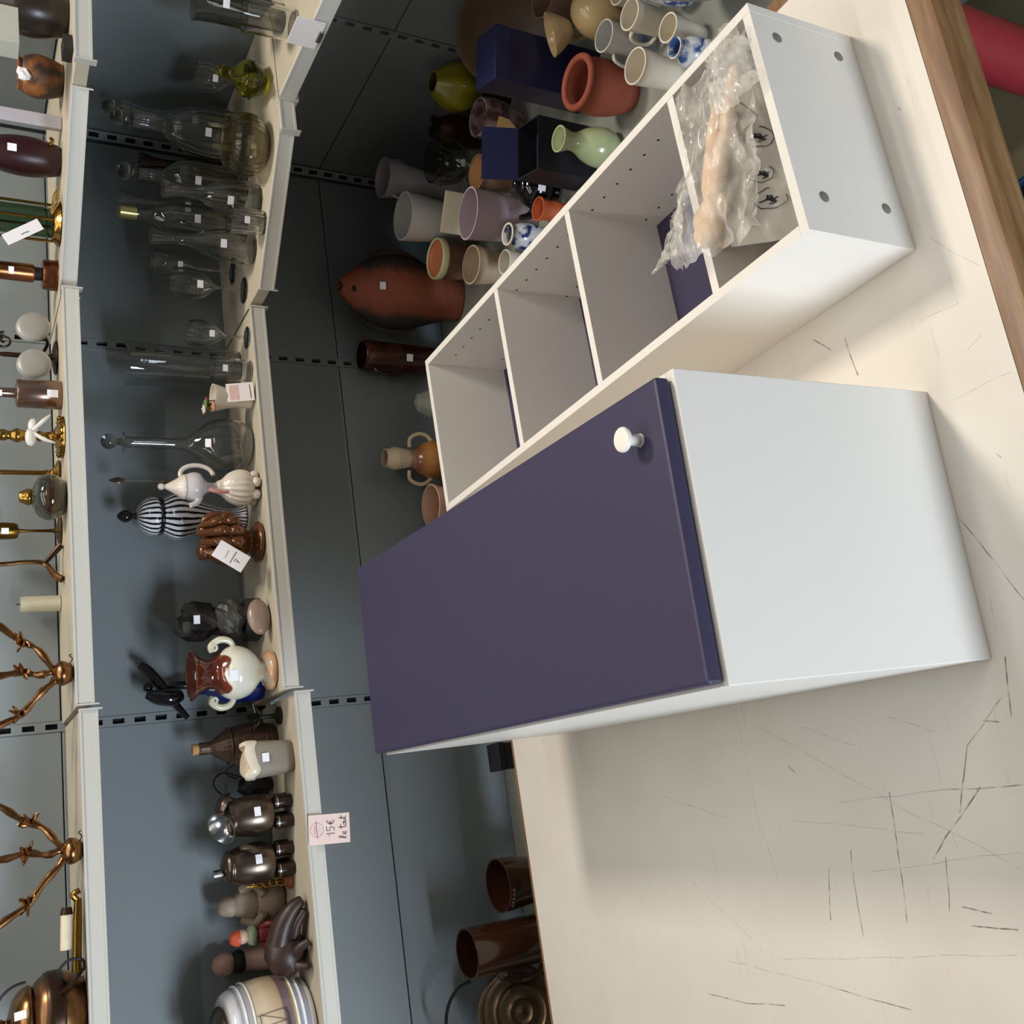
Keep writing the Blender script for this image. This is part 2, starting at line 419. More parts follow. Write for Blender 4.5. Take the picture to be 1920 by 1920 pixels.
# ------------------------------------------------------------------ table
SCR = [(-0.068, 0.474, -0.216, 0.216), (-0.216, 0.216, -0.324, 0.014), (-0.213, 0.041, -0.307, 0.151), (-0.099, -0.029, -0.156, 0.046), (-0.156, 0.046, -0.246, 0.086), (-0.212, 0.121, -0.217, -0.028), (-0.217, 0.314, -0.212, 0.121), (-0.208, 0.205, -0.4, 0.231), (-0.318, 0.368, -0.399, 0.39), (-0.29, 0.313, -0.422, 0.326), (-0.03, 0.5, -0.07, 0.497), (-0.088, 0.359, -0.129, 0.257), (-0.098, 0.173, -0.128, 0.094), (-0.146, 0.414, -0.157, 0.4), (-0.477, 0.671, -0.502, 0.429), (-0.502, 0.429, -0.525, 0.265), (-0.538, 0.754, -0.547, 0.647), (-0.547, 0.647, -0.541, 0.545), (-0.375, 0.124, -0.382, 0.076), (-0.399, 0.115, -0.404, 0.04), (-0.337, 0.741, -0.454, 0.574), (-0.033, 0.516, -0.203, 0.517), (-0.203, 0.517, -0.343, 0.497), (-0.307, 0.129, -0.379, 0.149), (-0.169, 0.787, -0.226, 0.6), (-0.239, 0.423, -0.271, 0.155), (-0.045, -0.052, -0.125, -0.036), (-0.124, 0.008, -0.13, -0.015), (-0.324, 0.278, -0.303, 0.008), (-0.465, 0.528, -0.437, 0.05), (0.53, 0.14, 0.496, 0.106), (0.503, 0.073, 0.433, 0.068), (0.463, -0.064, 0.456, -0.132), (0.326, -0.083, 0.327, -0.177), (0.574, -0.119, 0.491, -0.18), (0.793, -0.129, 0.786, -0.132), (0.382, -0.123, 0.395, -0.151), (0.164, -0.04, 0.023, -0.104), (0.042, -0.055, -0.012, -0.049), (0.227, -0.125, 0.22, -0.13)]
STRONG = {2: 1, 3: .6, 4: 1, 5: .7, 7: .9, 8: .8, 9: .7, 13: .8, 15: .7, 16: .7, 17: .9, 18: .8, 19: 1, 23: .7, 26: 1, 27: .9, 30: 1, 31: 1, 35: .9, 37: .7, 39: .9}
def table_mat():
    m, nt, b = newmat('scratched_cream_laminate')
    g = bpy.data.node_groups.new('scratch_line', 'ShaderNodeTree')
    for nm, tp, io in (('P', 'NodeSocketVector', 'INPUT'), ('A', 'NodeSocketVector', 'INPUT'), ('D', 'NodeSocketVector', 'INPUT'), ('InvL2', 'NodeSocketFloat', 'INPUT'), ('W', 'NodeSocketFloat', 'INPUT'), ('S', 'NodeSocketFloat', 'INPUT'), ('In', 'NodeSocketFloat', 'INPUT'), ('Out', 'NodeSocketFloat', 'OUTPUT')):
        g.interface.new_socket(name=nm, in_out=io, socket_type=tp)
    gi = g.nodes.new('NodeGroupInput'); go = g.nodes.new('NodeGroupOutput')
    def vm(op, a, c=None):
        n = g.nodes.new('ShaderNodeVectorMath'); n.operation = op; g.links.new(a, n.inputs[0])
        if c is not None: g.links.new(c, n.inputs[1])
        return n
    def mm(op, a, c=None, v=None, clamp=False):
        n = g.nodes.new('ShaderNodeMath'); n.operation = op; n.use_clamp = clamp; g.links.new(a, n.inputs[0])
        if c is not None: g.links.new(c, n.inputs[1])
        if v is not None: n.inputs[1].default_value = v
        return n
    d = vm('SUBTRACT', gi.outputs['P'], gi.outputs['A'])
    dt = vm('DOT_PRODUCT', d.outputs[0], gi.outputs['D'])
    t = mm('MULTIPLY', dt.outputs['Value'], gi.outputs['InvL2'], clamp=True)
    sc = g.nodes.new('ShaderNodeVectorMath'); sc.operation = 'SCALE'; g.links.new(gi.outputs['D'], sc.inputs[0]); g.links.new(t.outputs[0], sc.inputs['Scale'])
    e = vm('SUBTRACT', d.outputs[0], sc.outputs[0]); ln = vm('LENGTH', e.outputs[0])
    q = mm('DIVIDE', ln.outputs['Value'], gi.outputs['W'])
    k = g.nodes.new('ShaderNodeMath'); k.operation = 'SUBTRACT'; k.use_clamp = True; k.inputs[0].default_value = 1; g.links.new(q.outputs[0], k.inputs[1])
    st = mm('MULTIPLY', k.outputs[0], gi.outputs['S'])
    mxx = mm('MAXIMUM', st.outputs[0], gi.outputs['In']); g.links.new(mxx.outputs[0], go.inputs['Out'])
    tc = N(nt, 'ShaderNodeTexCoord')
    # slight waviness so strokes are not ruler-straight
    wn = N(nt, 'ShaderNodeTexNoise'); wn.inputs['Scale'].default_value = 9; nt.links.new(tc.outputs['Object'], wn.inputs['Vector'])
    wsub = N(nt, 'ShaderNodeVectorMath', operation='SUBTRACT'); wsub.inputs[1].default_value = (.5, .5, .5); nt.links.new(wn.outputs['Color'], wsub.inputs[0])
    wsc = N(nt, 'ShaderNodeVectorMath', operation='SCALE'); wsc.inputs['Scale'].default_value = .012; nt.links.new(wsub.outputs[0], wsc.inputs[0])
    wad = N(nt, 'ShaderNodeVectorMath', operation='ADD'); nt.links.new(tc.outputs['Object'], wad.inputs[0]); nt.links.new(wsc.outputs[0], wad.inputs[1])
    fl = N(nt, 'ShaderNodeVectorMath', operation='MULTIPLY'); fl.inputs[1].default_value = (1, 1, 0); nt.links.new(wad.outputs[0], fl.inputs[0])
    prev = None
    for i, (ax, ay, bx, by) in enumerate(SCR):
        n = N(nt, 'ShaderNodeGroup'); n.node_tree = g
        nt.links.new(fl.outputs[0], n.inputs['P'])
        n.inputs['A'].default_value = (ax, ay, 0); n.inputs['D'].default_value = (bx-ax, by-ay, 0)
        n.inputs['InvL2'].default_value = 1/max((bx-ax)**2+(by-ay)**2, 1e-8)
        s = STRONG.get(i, .32)
        n.inputs['W'].default_value = .0007+.0009*s; n.inputs['S'].default_value = min(1, s*1.3)
        if prev: nt.links.new(prev, n.inputs['In'])
        prev = n.outputs['Out']
    # broken ink-like look along strokes
    bn = N(nt, 'ShaderNodeTexNoise'); bn.inputs['Scale'].default_value = 55; bn.inputs['Detail'].default_value = 3; nt.links.new(tc.outputs['Object'], bn.inputs['Vector'])
    br = ramp(nt, [(.34, '#6a6a6a'), (.6, '#ffffff')]); nt.links.new(bn.outputs['Fac'], br.inputs[0])
    mu = N(nt, 'ShaderNodeMath', operation='MULTIPLY'); nt.links.new(prev, mu.inputs[0]); nt.links.new(br.outputs[0], mu.inputs[1])
    # hairline wear: thin bands of two stretched noises, denser towards the worker's edge
    hair = None
    for rz, sc_ in ((.3, (3.5, 55, 1)), (1.75, (2.5, 70, 1)), (2.5, (4, 60, 1))):
        mp = N(nt, 'ShaderNodeMapping'); mp.inputs['Rotation'].default_value = (0, 0, rz); mp.inputs['Scale'].default_value = sc_
        nt.links.new(tc.outputs['Object'], mp.inputs['Vector'])
        hn = N(nt, 'ShaderNodeTexNoise'); hn.inputs['Scale'].default_value = 1.6; hn.inputs['Detail'].default_value = 3; nt.links.new(mp.outputs[0], hn.inputs['Vector'])
        hr = ramp(nt, [(.700, '#000000'), (.735, '#b0b0b0'), (.77, '#000000')]); nt.links.new(hn.outputs['Fac'], hr.inputs[0])
        if hair is None: hair = hr.outputs[0]
        else:
            mxn = N(nt, 'ShaderNodeMath', operation='MAXIMUM'); nt.links.new(hair, mxn.inputs[0]); nt.links.new(hr.outputs[0], mxn.inputs[1]); hair = mxn.outputs[0]
    base = N(nt, 'ShaderNodeTexNoise'); base.inputs['Scale'].default_value = 5; base.inputs['Detail'].default_value = 5; nt.links.new(tc.outputs['Object'], base.inputs['Vector'])
    cr = ramp(nt, [(.3, '#e6dfd3'), (.7, '#eee8dd')]); nt.links.new(base.outputs['Fac'], cr.inputs[0])
    m1 = N(nt, 'ShaderNodeMix', data_type='RGBA'); m1.inputs['B'].default_value = C('#8a7a66')
    hm = N(nt, 'ShaderNodeMath', operation='MULTIPLY'); hm.inputs[1].default_value = .35; nt.links.new(hair, hm.inputs[0])
    nt.links.new(hm.outputs[0], m1.inputs['Factor']); nt.links.new(cr.outputs[0], m1.inputs['A'])
    m2 = N(nt, 'ShaderNodeMix', data_type='RGBA'); m2.inputs['B'].default_value = C('#3a302a')
    nt.links.new(mu.outputs[0], m2.inputs['Factor']); nt.links.new(m1.outputs['Result'], m2.inputs['A'])
    nt.links.new(m2.outputs['Result'], b.inputs['Base Color']); b.inputs['Roughness'].default_value = .42
    return m
def wood_mat(name, a, bcol, c_):
    m, nt, b = newmat(name)
    tc = N(nt, 'ShaderNodeTexCoord'); mp = N(nt, 'ShaderNodeMapping'); mp.inputs['Scale'].default_value = (2.5, 26, 26); nt.links.new(tc.outputs['Object'], mp.inputs['Vector'])
    no = N(nt, 'ShaderNodeTexNoise'); no.inputs['Scale'].default_value = 2.2; no.inputs['Detail'].default_value = 6; nt.links.new(mp.outputs[0], no.inputs['Vector'])
    r = ramp(nt, [(.3, a), (.5, bcol), (.68, c_)]); nt.links.new(no.outputs['Fac'], r.inputs[0]); nt.links.new(r.outputs[0], b.inputs['Base Color'])
    b.inputs['Roughness'].default_value = .45
    return m
woodm = wood_mat('varnished_wood_edge', '#6e4c2e', '#876442', '#9d7d58')
table = thing('table', 'long cream laminate table with brown wooden edge and red legs', 'table', (0, 0, 0))
TX0, TX1, TY0, TY1 = -1.45, 1.118, -.188, 1.373
MB().box(TX0, TX1, TY0, TY1, -.03, 0).build('tabletop', table_mat(), table, False)
My = Matrix(((0, 0, 1, 0), (1, 0, 0, 0), (0, 1, 0, 0), (0, 0, 0, 1)))   # prism (y,z) profile extruded along x
prof = [(-.1885, -.0012), (-.2150, -.0016), (-.2240, -.0045), (-.2290, -.012), (-.2310, -.024), (-.2330, -.064), (-.2290, -.068), (-.1885, -.068)]
MB().prism(prof[::-1], TX0, TX1+.03, My).build('front_edging', woodm, table, True)
MB().prism([(1.3735, -.001), (1.3735, -.06), (1.389, -.06), (1.389, -.006), (1.384, -.001)][::-1], TX0, TX1+.03, My).build('back_edging', woodm, table, True)
MB().box(TX1+.0005, TX1+.03, TY0, TY1, -.06, -.001).build('end_edging', woodm, table, False, bevel=.004)
for y in (TY0+.02, TY1-.05): MB().box(TX0+.08, TX1-.10, y, y+.03, -.12, -.0305).build('apron', woodm, table, False)
redm = mat('red_painted_steel', '#8e2830', .45, var=.12, scale=12)
for lx, ly in ((1.075, -.055), (1.075, 1.30), (-1.35, -.055), (-1.35, 1.30)):
    MB().lathe([(0, FLOOR_Z), (.056, FLOOR_Z), (.056, -.031), (0, -.031)], 32, (lx, ly, 0)).build('leg', redm, table)
# blue crate corner on the floor beyond the table front
bluep = mat('blue_plastic', '#4a6f9a', .4)
cr = thing('plastic_crate', 'blue plastic crate on the floor past the table front edge', 'crate', (.835, .22, FLOOR_Z))
mb = MB().box(-.11, .11, -.14, .14, 0, .006)
mb.box(-.11, -.104, -.14, .14, .006, .10).box(.104, .11, -.14, .14, .006, .10).box(-.104, .104, -.14, -.134, .006, .10).box(-.104, .104, .134, .14, .006, .10)
mb.build('body', bluep, cr, False)
MB().box(-.118, .118, -.148, -.1402, .085, .105).box(-.118, .118, .1402, .148, .085, .105).box(-.118, -.1102, -.1402, .1402, .085, .105).box(.1102, .118, -.1402, .1402, .085, .105).build('rim', bluep, cr, False)

# ------------------------------------------------------------------ cabinet with navy door, lying on its back
W1, L1, H1, T1 = .400, 1.0732, .4783, .0225
c1 = thing('wall_cabinet', 'white cabinet lying on its back with a navy blue door facing up', 'cabinet', (-.0443, -.0315, 0), -.0334)
th = .016
MB().box(0, th, th, L1-th, 0, H1).build('side_panel', white, c1, False, bevel=.0012)
MB().box(W1-th, W1, th, L1-th, 0, H1).build('side_panel', white, c1, False, bevel=.0012)
MB().box(0, W1, 0, th-.0003, 0, H1).build('end_panel', white, c1, False, bevel=.0012)
MB().box(0, W1, L1-th+.0003, L1, 0, H1).build('end_panel', white, c1, False, bevel=.0012)
MB().box(th, W1-th, th, L1-th, .004, .010).build('back_panel', white, c1, False)
dz0 = H1+.0025
door = MB().box(.004, W1-.010, .007, L1+.001, dz0, dz0+T1).build('door', navy, c1, False, bevel=.0045, label='navy blue lacquered door with rounded edges')
kb = MB().lathe(smooth_prof([(0, 0), (.0085, 0), (.0080, .004), (.0078, .018), (.0105, .022), (.0155, .0245), (.0165, .028), (.0150, .031), (.010, .0325), (0, .033)], 3), 32)
kb.build('knob', white_edge, door, loc=(.322, .057, dz0+T1), label='white mushroom knob')

# ------------------------------------------------------------------ open shelf unit, lying on its back
W2, L2, H2 = .3949, 1.2207, .2216
c2 = thing('shelf_unit', 'white open shelf unit lying on its back, four compartments with navy backing', 'shelf unit', (.5677, -.0913, 0), .0209)
MB().box(0, th, th, L2-th, 0, H2).build('side_panel', white, c2, False, bevel=.001)
MB().box(W2-th, W2, .0, L2, 0, H2).build('side_panel', white, c2, False, bevel=.001)
MB().box(0, W2-th-.0004, 0, th-.0003, 0, H2).build('end_panel', white, c2, False)
MB().box(0, W2-th-.0004, L2-th+.0003, L2, 0, H2).build('end_panel', white, c2, False)
for y in (.203, .540, .842):
    MB().box(th, W2-th, y-.008, y+.008, .008, H2-.001).build('shelf_board', white, c2, False)
MB().box(th, W2-th, th, L2-th, .002, .008).build('back_panel', navy, c2, False, label='navy blue backing board')
cap = MB().lathe([(0, 0), (.0085, 0), (.0085, .0012), (.007, .0018), (0, .0018)], 20).mesh('screw_cap', screwm)
for lx, lz in ((.341, .177), (.342, .046), (.061, .172), (.064, .041)):
    place(cap, 'screw_cap', c2, (lx, 0, lz), (PI/2, 0, 0))
hole = MB().lathe([(0, 0), (.0027, 0), (.0027, .0003), (0, .0003)], 10).mesh('peg_hole', mat('dark_hole', '#2a1c18', .8))
for ys in ((.300, .343, .387, .432, .476, .519), (.609, .653, .697, .742, .786, .829), (.922, .966, 1.011, 1.056, 1.101, 1.146)):
    for y in ys:
        for z in (.174, .044):
            place(hole, 'peg_hole', c2, (W2-th, y, z), (0, -PI/2, 0))

# ------------------------------------------------------------------ plastic bag of fittings in the near compartment
def film_mat():
    m, nt, b = newmat('clear_plastic_film')
    out = nt.nodes['Material Output']
    tc = N(nt, 'ShaderNodeTexCoord'); no = N(nt, 'ShaderNodeTexNoise'); no.inputs['Scale'].default_value = 18; no.inputs['Detail'].default_value = 3; no.inputs['Distortion'].default_value = 1.0
    nt.links.new(tc.outputs['Object'], no.inputs['Vector'])
    bp = N(nt, 'ShaderNodeBump'); bp.inputs['Strength'].default_value = .4; bp.inputs['Distance'].default_value = .005; nt.links.new(no.outputs['Fac'], bp.inputs['Height'])
    b.inputs['Base Color'].default_value = C('#fbf6ec'); b.inputs['Roughness'].default_value = .3; nt.links.new(bp.outputs[0], b.inputs['Normal'])
    b.inputs['Coat Weight'].default_value = 1.0; b.inputs['Coat Roughness'].default_value = .05; nt.links.new(bp.outputs[0], b.inputs['Coat Normal'])
    tp = N(nt, 'ShaderNodeBsdfTransparent'); ms = N(nt, 'ShaderNodeMixShader')
    r = ramp(nt, [(.30, '#6c6c6c'), (.72, '#b4b4b4')]); nt.links.new(no.outputs['Fac'], r.inputs[0])
    nt.links.new(r.outputs[0], ms.inputs[0]); nt.links.new(tp.outputs[0], ms.inputs[1]); nt.links.new(b.outputs[0], ms.inputs[2]); nt.links.new(ms.outputs[0], out.inputs['Surface'])
    return m
film = film_mat()
bag = thing('plastic_bag', 'crumpled clear plastic bag of beige wooden fittings in the open shelf unit', 'bag', (.5677, -.0913, 0), .0209)
def crumple(u, v, amp, seed):
    p = Vector((u*5+seed, v*5-seed, seed*.7))
    return amp*(.7*noise.noise(p*.8)+.9*(.35-abs(noise.noise(p*1.2+Vector((4, 4, 4)))))+.35*(.3-abs(noise.noise(p*2.6))))
def sheet(fn, nu=40, nv=40):
    vs = []; fs = []
    for i in range(nu+1):
        for j in range(nv+1): vs.append(fn(i/nu, j/nv))
    for i in range(nu):
        for j in range(nv):
            a = i*(nv+1)+j; fs.append((a, a+nv+1, a+nv+2, a+1))
    return MB().add(vs, fs)
def lerp3(a, b, t): return Vector(a)*(1-t)+Vector(b)*t
def quad4(A, B, D_, E_, u, v): return lerp3(lerp3(A, B, u), lerp3(D_, E_, u), v)
RA, RB = Vector((.105, .205)), Vector((.330, .055))
def ridge(p):
    q = Vector((p.x, p.y)); d = RB-RA; t = max(0, min(1, (q-RA).dot(d)/d.length_squared)); e = (q-RA-d*t).length
    return math.exp(-(e/(.052-.018*t))**2)*(.050-.020*t)
def f_top(u, v):
    p = quad4((.070, .240, .226), (.372, .190, .224), (.075, .105, .196), (.352, .000, .218), u, v)
    edge = 1-min(1, 7*min(u, 1-u, v, 1-v))
    w = Vector((crumple(u, v, .014, 9.7)*(.5+edge*1.6), crumple(v, u, .014, 5.2)*(.5+edge*1.4), 0))
    return p+w+Vector((0, 0, ridge(p)+crumple(u, v, .018, 3.1)))
sheet(f_top, 72, 72).build('top_film', film, bag, True, 70)
def f_print(u, v):
    p = quad4((.075, .165, .205), (.345, .120, .214), (.060, .045, .020), (.325, .026, .150), u, v)
    return p+Vector((0, 0, crumple(u, v, .012, 17.3)-.002))
sheet(f_print, 48, 40).build('printed_film', mat('milky_plastic_film', '#dad7ce', .25, var=.1, scale=30, alpha=.82, coat=.5), bag, True, 60, label='milky printed layer of the bag with black handwriting')
def f_tail(u, v):
    p = quad4((.100, .225, .240), (.200, .215, .240), (.112, .325, .236), (.128, .300, .220), u, v)
    return p+Vector((crumple(v, u, .008, 2.2), 0, crumple(u, v, .016, 23.9)))
sheet(f_tail, 24, 24).build('film_tail', film, bag, True, 60)
def f_flap(u, v):
    p = quad4((.240, .080, .252), (.378, .085, .244), (.240, -.014, .234), (.368, .012, .240), u, v)
    return p+Vector((crumple(v, u, .010, 7.2), crumple(u, v, .008, 1.2), .003+crumple(u, v, .014, 31.7)))
sheet(f_flap, 30, 24).build('film_flap', film, bag, True, 60)
beech = mat('pale_beech', '#e0bd90', .55, var=.14, scale=25)
fit = [((.105, .212, .216), (.125, .165, .222), .022), ((.125, .205, .222), (.150, .135, .222), .022), ((.150, .165, .224), (.245, .095, .222), .015), ((.165, .178, .218), (.290, .105, .222), .013), ((.235, .108, .220), (.325, .055, .218), .012), ((.118, .225, .205), (.100, .180, .200), .018), ((.140, .150, .232), (.185, .122, .236), .010)]
for a, b_, r in fit:
    a = Vector(a); b_ = Vector(b_)
    pts = [a.lerp(b_, t/8) for t in range(9)]
    rs = [r*(.5 if k in (0, 8) else .85 if k in (1, 7) else 1)*(1+.1*noise.noise(a*60+Vector((k, 0, 0)))) for k in range(9)]
    MB().tube(pts, rs, 14).build('wooden_fitting', beech, bag)
# black handwriting: ringed scribbles on the printed layer
mbk = MB()
def on_print(u, v):
    p = f_print(u, v); return (p.x, p.y-.0006, p.z+.0022)
for i, (u, v, su, sv) in enumerate(((.62, .42, .058, .15), (.40, .36, .048, .12), (.25, .36, .060, .15), (.26, .78, .055, .13))):
    ring = [on_print(u+su*math.cos(a*PI/16+.6*i)*(1+.06*math.sin(a)), v+sv*math.sin(a*PI/16+.6*i)) for a in range(1, 28)]
    mbk.ribbon(ring, .0017)
    for st in ([(-.5, -.1), (-.35, .45), (-.2, .05), (-.1, .4), (.05, -.3), (.1, .25), (.3, .1), (.25, -.2), (.5, -.05)], [(-.15, -.75), (-.02, -.2), (-.1, .3), (.1, .7)], [(-.3, .1), (.35, -.25)]):
        pts = []
        for (x0, y0), (x1, y1) in zip(st[:-1], st[1:]): pts += [on_print(u+su*(x0+(x1-x0)*q/4), v+sv*(y0+(y1-y0)*q/4)) for q in range(4)]
        mbk.ribbon(pts, .0026)
for st in ([(.86, .16), (.90, .34)], [(.88, .25), (.82, .38), (.75, .46)], [(.76, .14), (.80, .28), (.73, .30), (.78, .40)], [(.52, .60), (.56, .68), (.50, .70), (.54, .78)], [(.47, .56), (.50, .64), (.46, .68)]):
    mbk.ribbon([on_print(*q) for q in st], .0022)
o = mbk.build('handwriting', ink, bag, False); o['kind'] = 'stuff'

# ================================================================== LOWER SHELF, LEFT TO MIDDLE
def lathe_part(name, pr, m, parent, t=None, seg=36, k=4, loc=None, rib=0, nrib=0, sq=1.0, M=None, label=None):
    p = smooth_prof(pr, k) if k else list(pr)
    p = vessel(p, t) if t else p
    return MB().lathe(p, seg, (0, 0, 0), M, rib, nrib, sq).build(name, m, parent, loc=loc, label=label)
def card(parent, name, w, h, m, M, t=.0008):
    return MB().box(-w/2, w/2, -h/2, h/2, -t, 0, M).build(name, m, parent, False)
def face_cam(loc, roll_=0, tilt=0.0):
    """frame for a card: local x to the right, y up, z towards the aisle"""
    d = Vector((CAM.x-loc[0], CAM.y-loc[1], 0)).normalized()
    x = Vector((-d.y, d.x, 0)); x = -x if x.x < 0 else x
    R = Matrix((x, Vector((0, 0, 1)), x.cross(Vector((0, 0, 1))))).transposed()
    R = R @ Matrix.Rotation(tilt, 3, 'X') @ Matrix.Rotation(roll_, 3, 'Z')
    return Matrix.Translation(Vector(loc)) @ R.to_4x4()

# barrel jar
j = thing('barrel_jar', 'white barrel-shaped ceramic jar painted with a harbour scene, pewter lid', 'jar', (-.560, 1.575, Z_LOWL))
H = .185
barrelm = zmat('painted_barrel_glaze', H, [(0, '#dcdde2'), (.07, '#e6e7ec'), (.09, '#9a9aa6'), (.16, '#a3a4ae'), (.165, '#f0f0f2'), (.20, '#8f92a0'), (.25, '#c9c2b0'), (.27, '#b3a04e'), (.30, '#7c6a72'), (.40, '#75626c'), (.42, '#b99f83'), (.62, '#d6c3a6'), (.72, '#c9bda8'), (.74, '#b59f50'), (.77, '#a9a8a8'), (.83, '#a4a4ac'), (.835, '#f0f0f2'), (.88, '#8d8f9a'), (.92, '#d8dae0'), (1, '#e2e4ea')], .18, .4, .012, 25)
lathe_part('body', [(.100, 0), (.108, .004), (.114, .018), (.122, .05), (.126, .092), (.122, .135), (.113, .168), (.106, .181), (.096, H), (.060, H), (0, H)], barrelm, j, seg=56)
for z, r in ((.030, .1185), (.046, .1222), (.139, .1222), (.155, .1182)):
    MB().tube([(r*math.cos(a*PI/28), r*math.sin(a*PI/28), z) for a in range(56)], .0022, 8, True).build('hoop', mat('white_glaze_hoop', '#eceef2', .15), j)
lid = lathe_part('lid', [(.080, H+.0005), (.084, H+.004), (.080, H+.012), (.060, H+.022), (.030, H+.028), (.016, H+.033), (.020, H+.042), (.012, H+.050), (0, H+.052)], pewter, j)
mbk = MB()
def onb(a, z, r=.1266):
    rr = {0: .1266}.get(0); rr = .1266-.25*(z-.092)**2/.0085*.05
    return (rr*math.cos(a), rr*math.sin(a), z)
for st in ([(-1.22, .072), (-1.26, .128)], [(-1.22, .072), (-1.05, .128)], [(-1.26, .128), (-1.05, .128)], [(-1.02, .075), (-1.06, .135)], [(-1.40, .070), (-1.0, .070)], [(-1.38, .075), (-1.30, .066), (-1.10, .066), (-1.02, .075)]):
    pts = []
    for (a0, z0), (a1, z1) in zip(st[:-1], st[1:]):
        pts += [onb(a0+(a1-a0)*q/6, z0+(z1-z0)*q/6) for q in range(7)]
    mbk.tube(pts, .0007, 4)
o = mbk.build('painted_boat', mat('sepia_paint', '#4a3a3a', .4), j); o['kind'] = 'stuff'

# dark seated animal figurine in front
brownfig = mat('dark_brown_leather', '#33211c', .42, var=.35, scale=30)
t = thing('animal_figurine', 'dark brown ceramic animal figurine with head stretched over the shelf edge', 'figurine', (-.372, 1.512, Z_LOWL), .15)
def lump(v, q): return q*(1+.10*noise.noise(v*2.2+Vector((3, 1, 5))))
MB().ball((-.012, .012, .046), (.055, .040, .047), fn=lump).build('body', brownfig, t)
MB().tube([(.010, .0, .060), (.040, -.018, .052), (.066, -.034, .036), (.080, -.044, .020), (.086, -.049, .010)], [.030, .026, .020, .015, .010], 14).build('neck_and_head', brownfig, t)
MB().ball((.082, -.034, .028), (.010, .008, .009)).build('ear', brownfig, t)
for a, b_, nm in (((.015, -.015, .03), (.062, -.052, .008), 'foreleg'), ((-.02, -.02, .03), (-.005, -.050, .008), 'foreleg'), ((-.045, .0, .03), (-.055, -.030, .009), 'hind_leg')):
    MB().tube([a, ((a[0]+b_[0])/2, (a[1]+b_[1])/2, (a[2]+b_[2])/2+.006), b_], [.016, .012, .0085], 12).build(nm, brownfig, t)
# pale figurine behind it
t = thing('figurine', 'pale pink figurine with a black collar behind the brown animal', 'figurine', (-.402, 1.672, Z_LOWL))
pinkc = mat('pale_pink_bisque', '#b08e7e', .55, var=.12)
lathe_part('body', [(.030, 0), (.034, .01), (.032, .05), (.026, .085), (.020, .105), (0, .107)], pinkc, t)
MB().lathe(smooth_prof([(.021, .104), (.026, .110), (.026, .122), (.020, .128), (0, .128)], 3), 28).build('collar', black_matt, t)
MB().ball((0, 0, .150), (.026, .024, .028), fn=lump).build('head', pinkc, t)
# small gnome in red coat
t = thing('figurine', 'small painted figurine with orange cap, green scarf and red coat', 'figurine', (-.345, 1.604, Z_LOWL), -.3)
redc = mat('dark_red_paint', '#6d1f22', .4, var=.2)
lathe_part('coat', [(.030, 0), (.032, .008), (.028, .045), (.022, .075), (.016, .085), (0, .086)], redc, t)
MB().ball((0, 0, .098), (.023, .021, .014), fn=lump).build('scarf', mat('pale_green_paint', '#a9b795', .35), t)
MB().ball((.002, -.002, .121), (.0165, .0165, .017)).build('head', mat('flesh_paint', '#cfae95', .45), t)
MB().lathe(smooth_prof([(.0185, .128), (.019, .131), (.016, .141), (.009, .149), (0, .151)], 3), 24).build('cap', mat('orange_red_paint', '#cf5a3c', .35), t)
MB().tube([(.018, -.004, .076), (.026, -.016, .060), (.022, -.026, .046)], [.008, .0075, .006], 10).build('arm', redc, t)
MB().tube([(-.018, -.004, .076), (-.026, -.016, .060), (-.022, -.026, .046)], [.008, .0075, .006], 10).build('arm', redc, t)
MB().box(-.024, .024, -.030, .026, 0, .010).build('plinth', mat('grey_stone_paint', '#8a8380', .6), t, False, bevel=.003)
# seated pale stone figure
t = thing('stone_figurine', 'pale carved stone figure seated beside the pewter jugs', 'figurine', (-.275, 1.650, Z_LOWL), -.2)
stonec = mat('pale_soapstone', '#a08e7c', .5, var=.18, scale=25)
MB().ball((0, 0, .045), (.050, .036, .046), fn=lump).build('body', stonec, t)
MB().ball((0, -.004, .092), (.036, .030, .040), fn=lump).build('torso', stonec, t)
MB().ball((0, -.006, .137), (.024, .023, .027), fn=lump).build('head', stonec, t)
for sx in (-1, 1):
    MB().tube([(sx*.032, -.006, .108), (sx*.044, -.020, .078), (sx*.020, -.036, .062)], [.012, .011, .009], 10).build('arm', stonec, t)
# gilt openwork figure with terracotta foot
t = thing('gilt_figurine', 'tiny gilt openwork figure on an orange base beside the stone figure', 'figurine', (-.236, 1.585, Z_LOWL))
MB().lathe(smooth_prof([(0, 0), (.020, 0), (.021, .004), (.016, .010), (.012, .018), (0, .018)], 3), 24).build('base', mat('orange_clay', '#8e5230', .6), t)
for k in range(5):
    z = .026+k*.017; r = .010-.001*k
    MB().tube(arc((0, 0, z), r, 0, 2*PI, 14, 'xz')[:-1], .0024, 8, True).build('ring', brass, t)
MB().tube([(0, 0, .018), (.003, 0, .045), (-.002, 0, .075), (0, 0, .105)], [.003, .0025, .0025, .0018], 8).build('stem', brass, t)
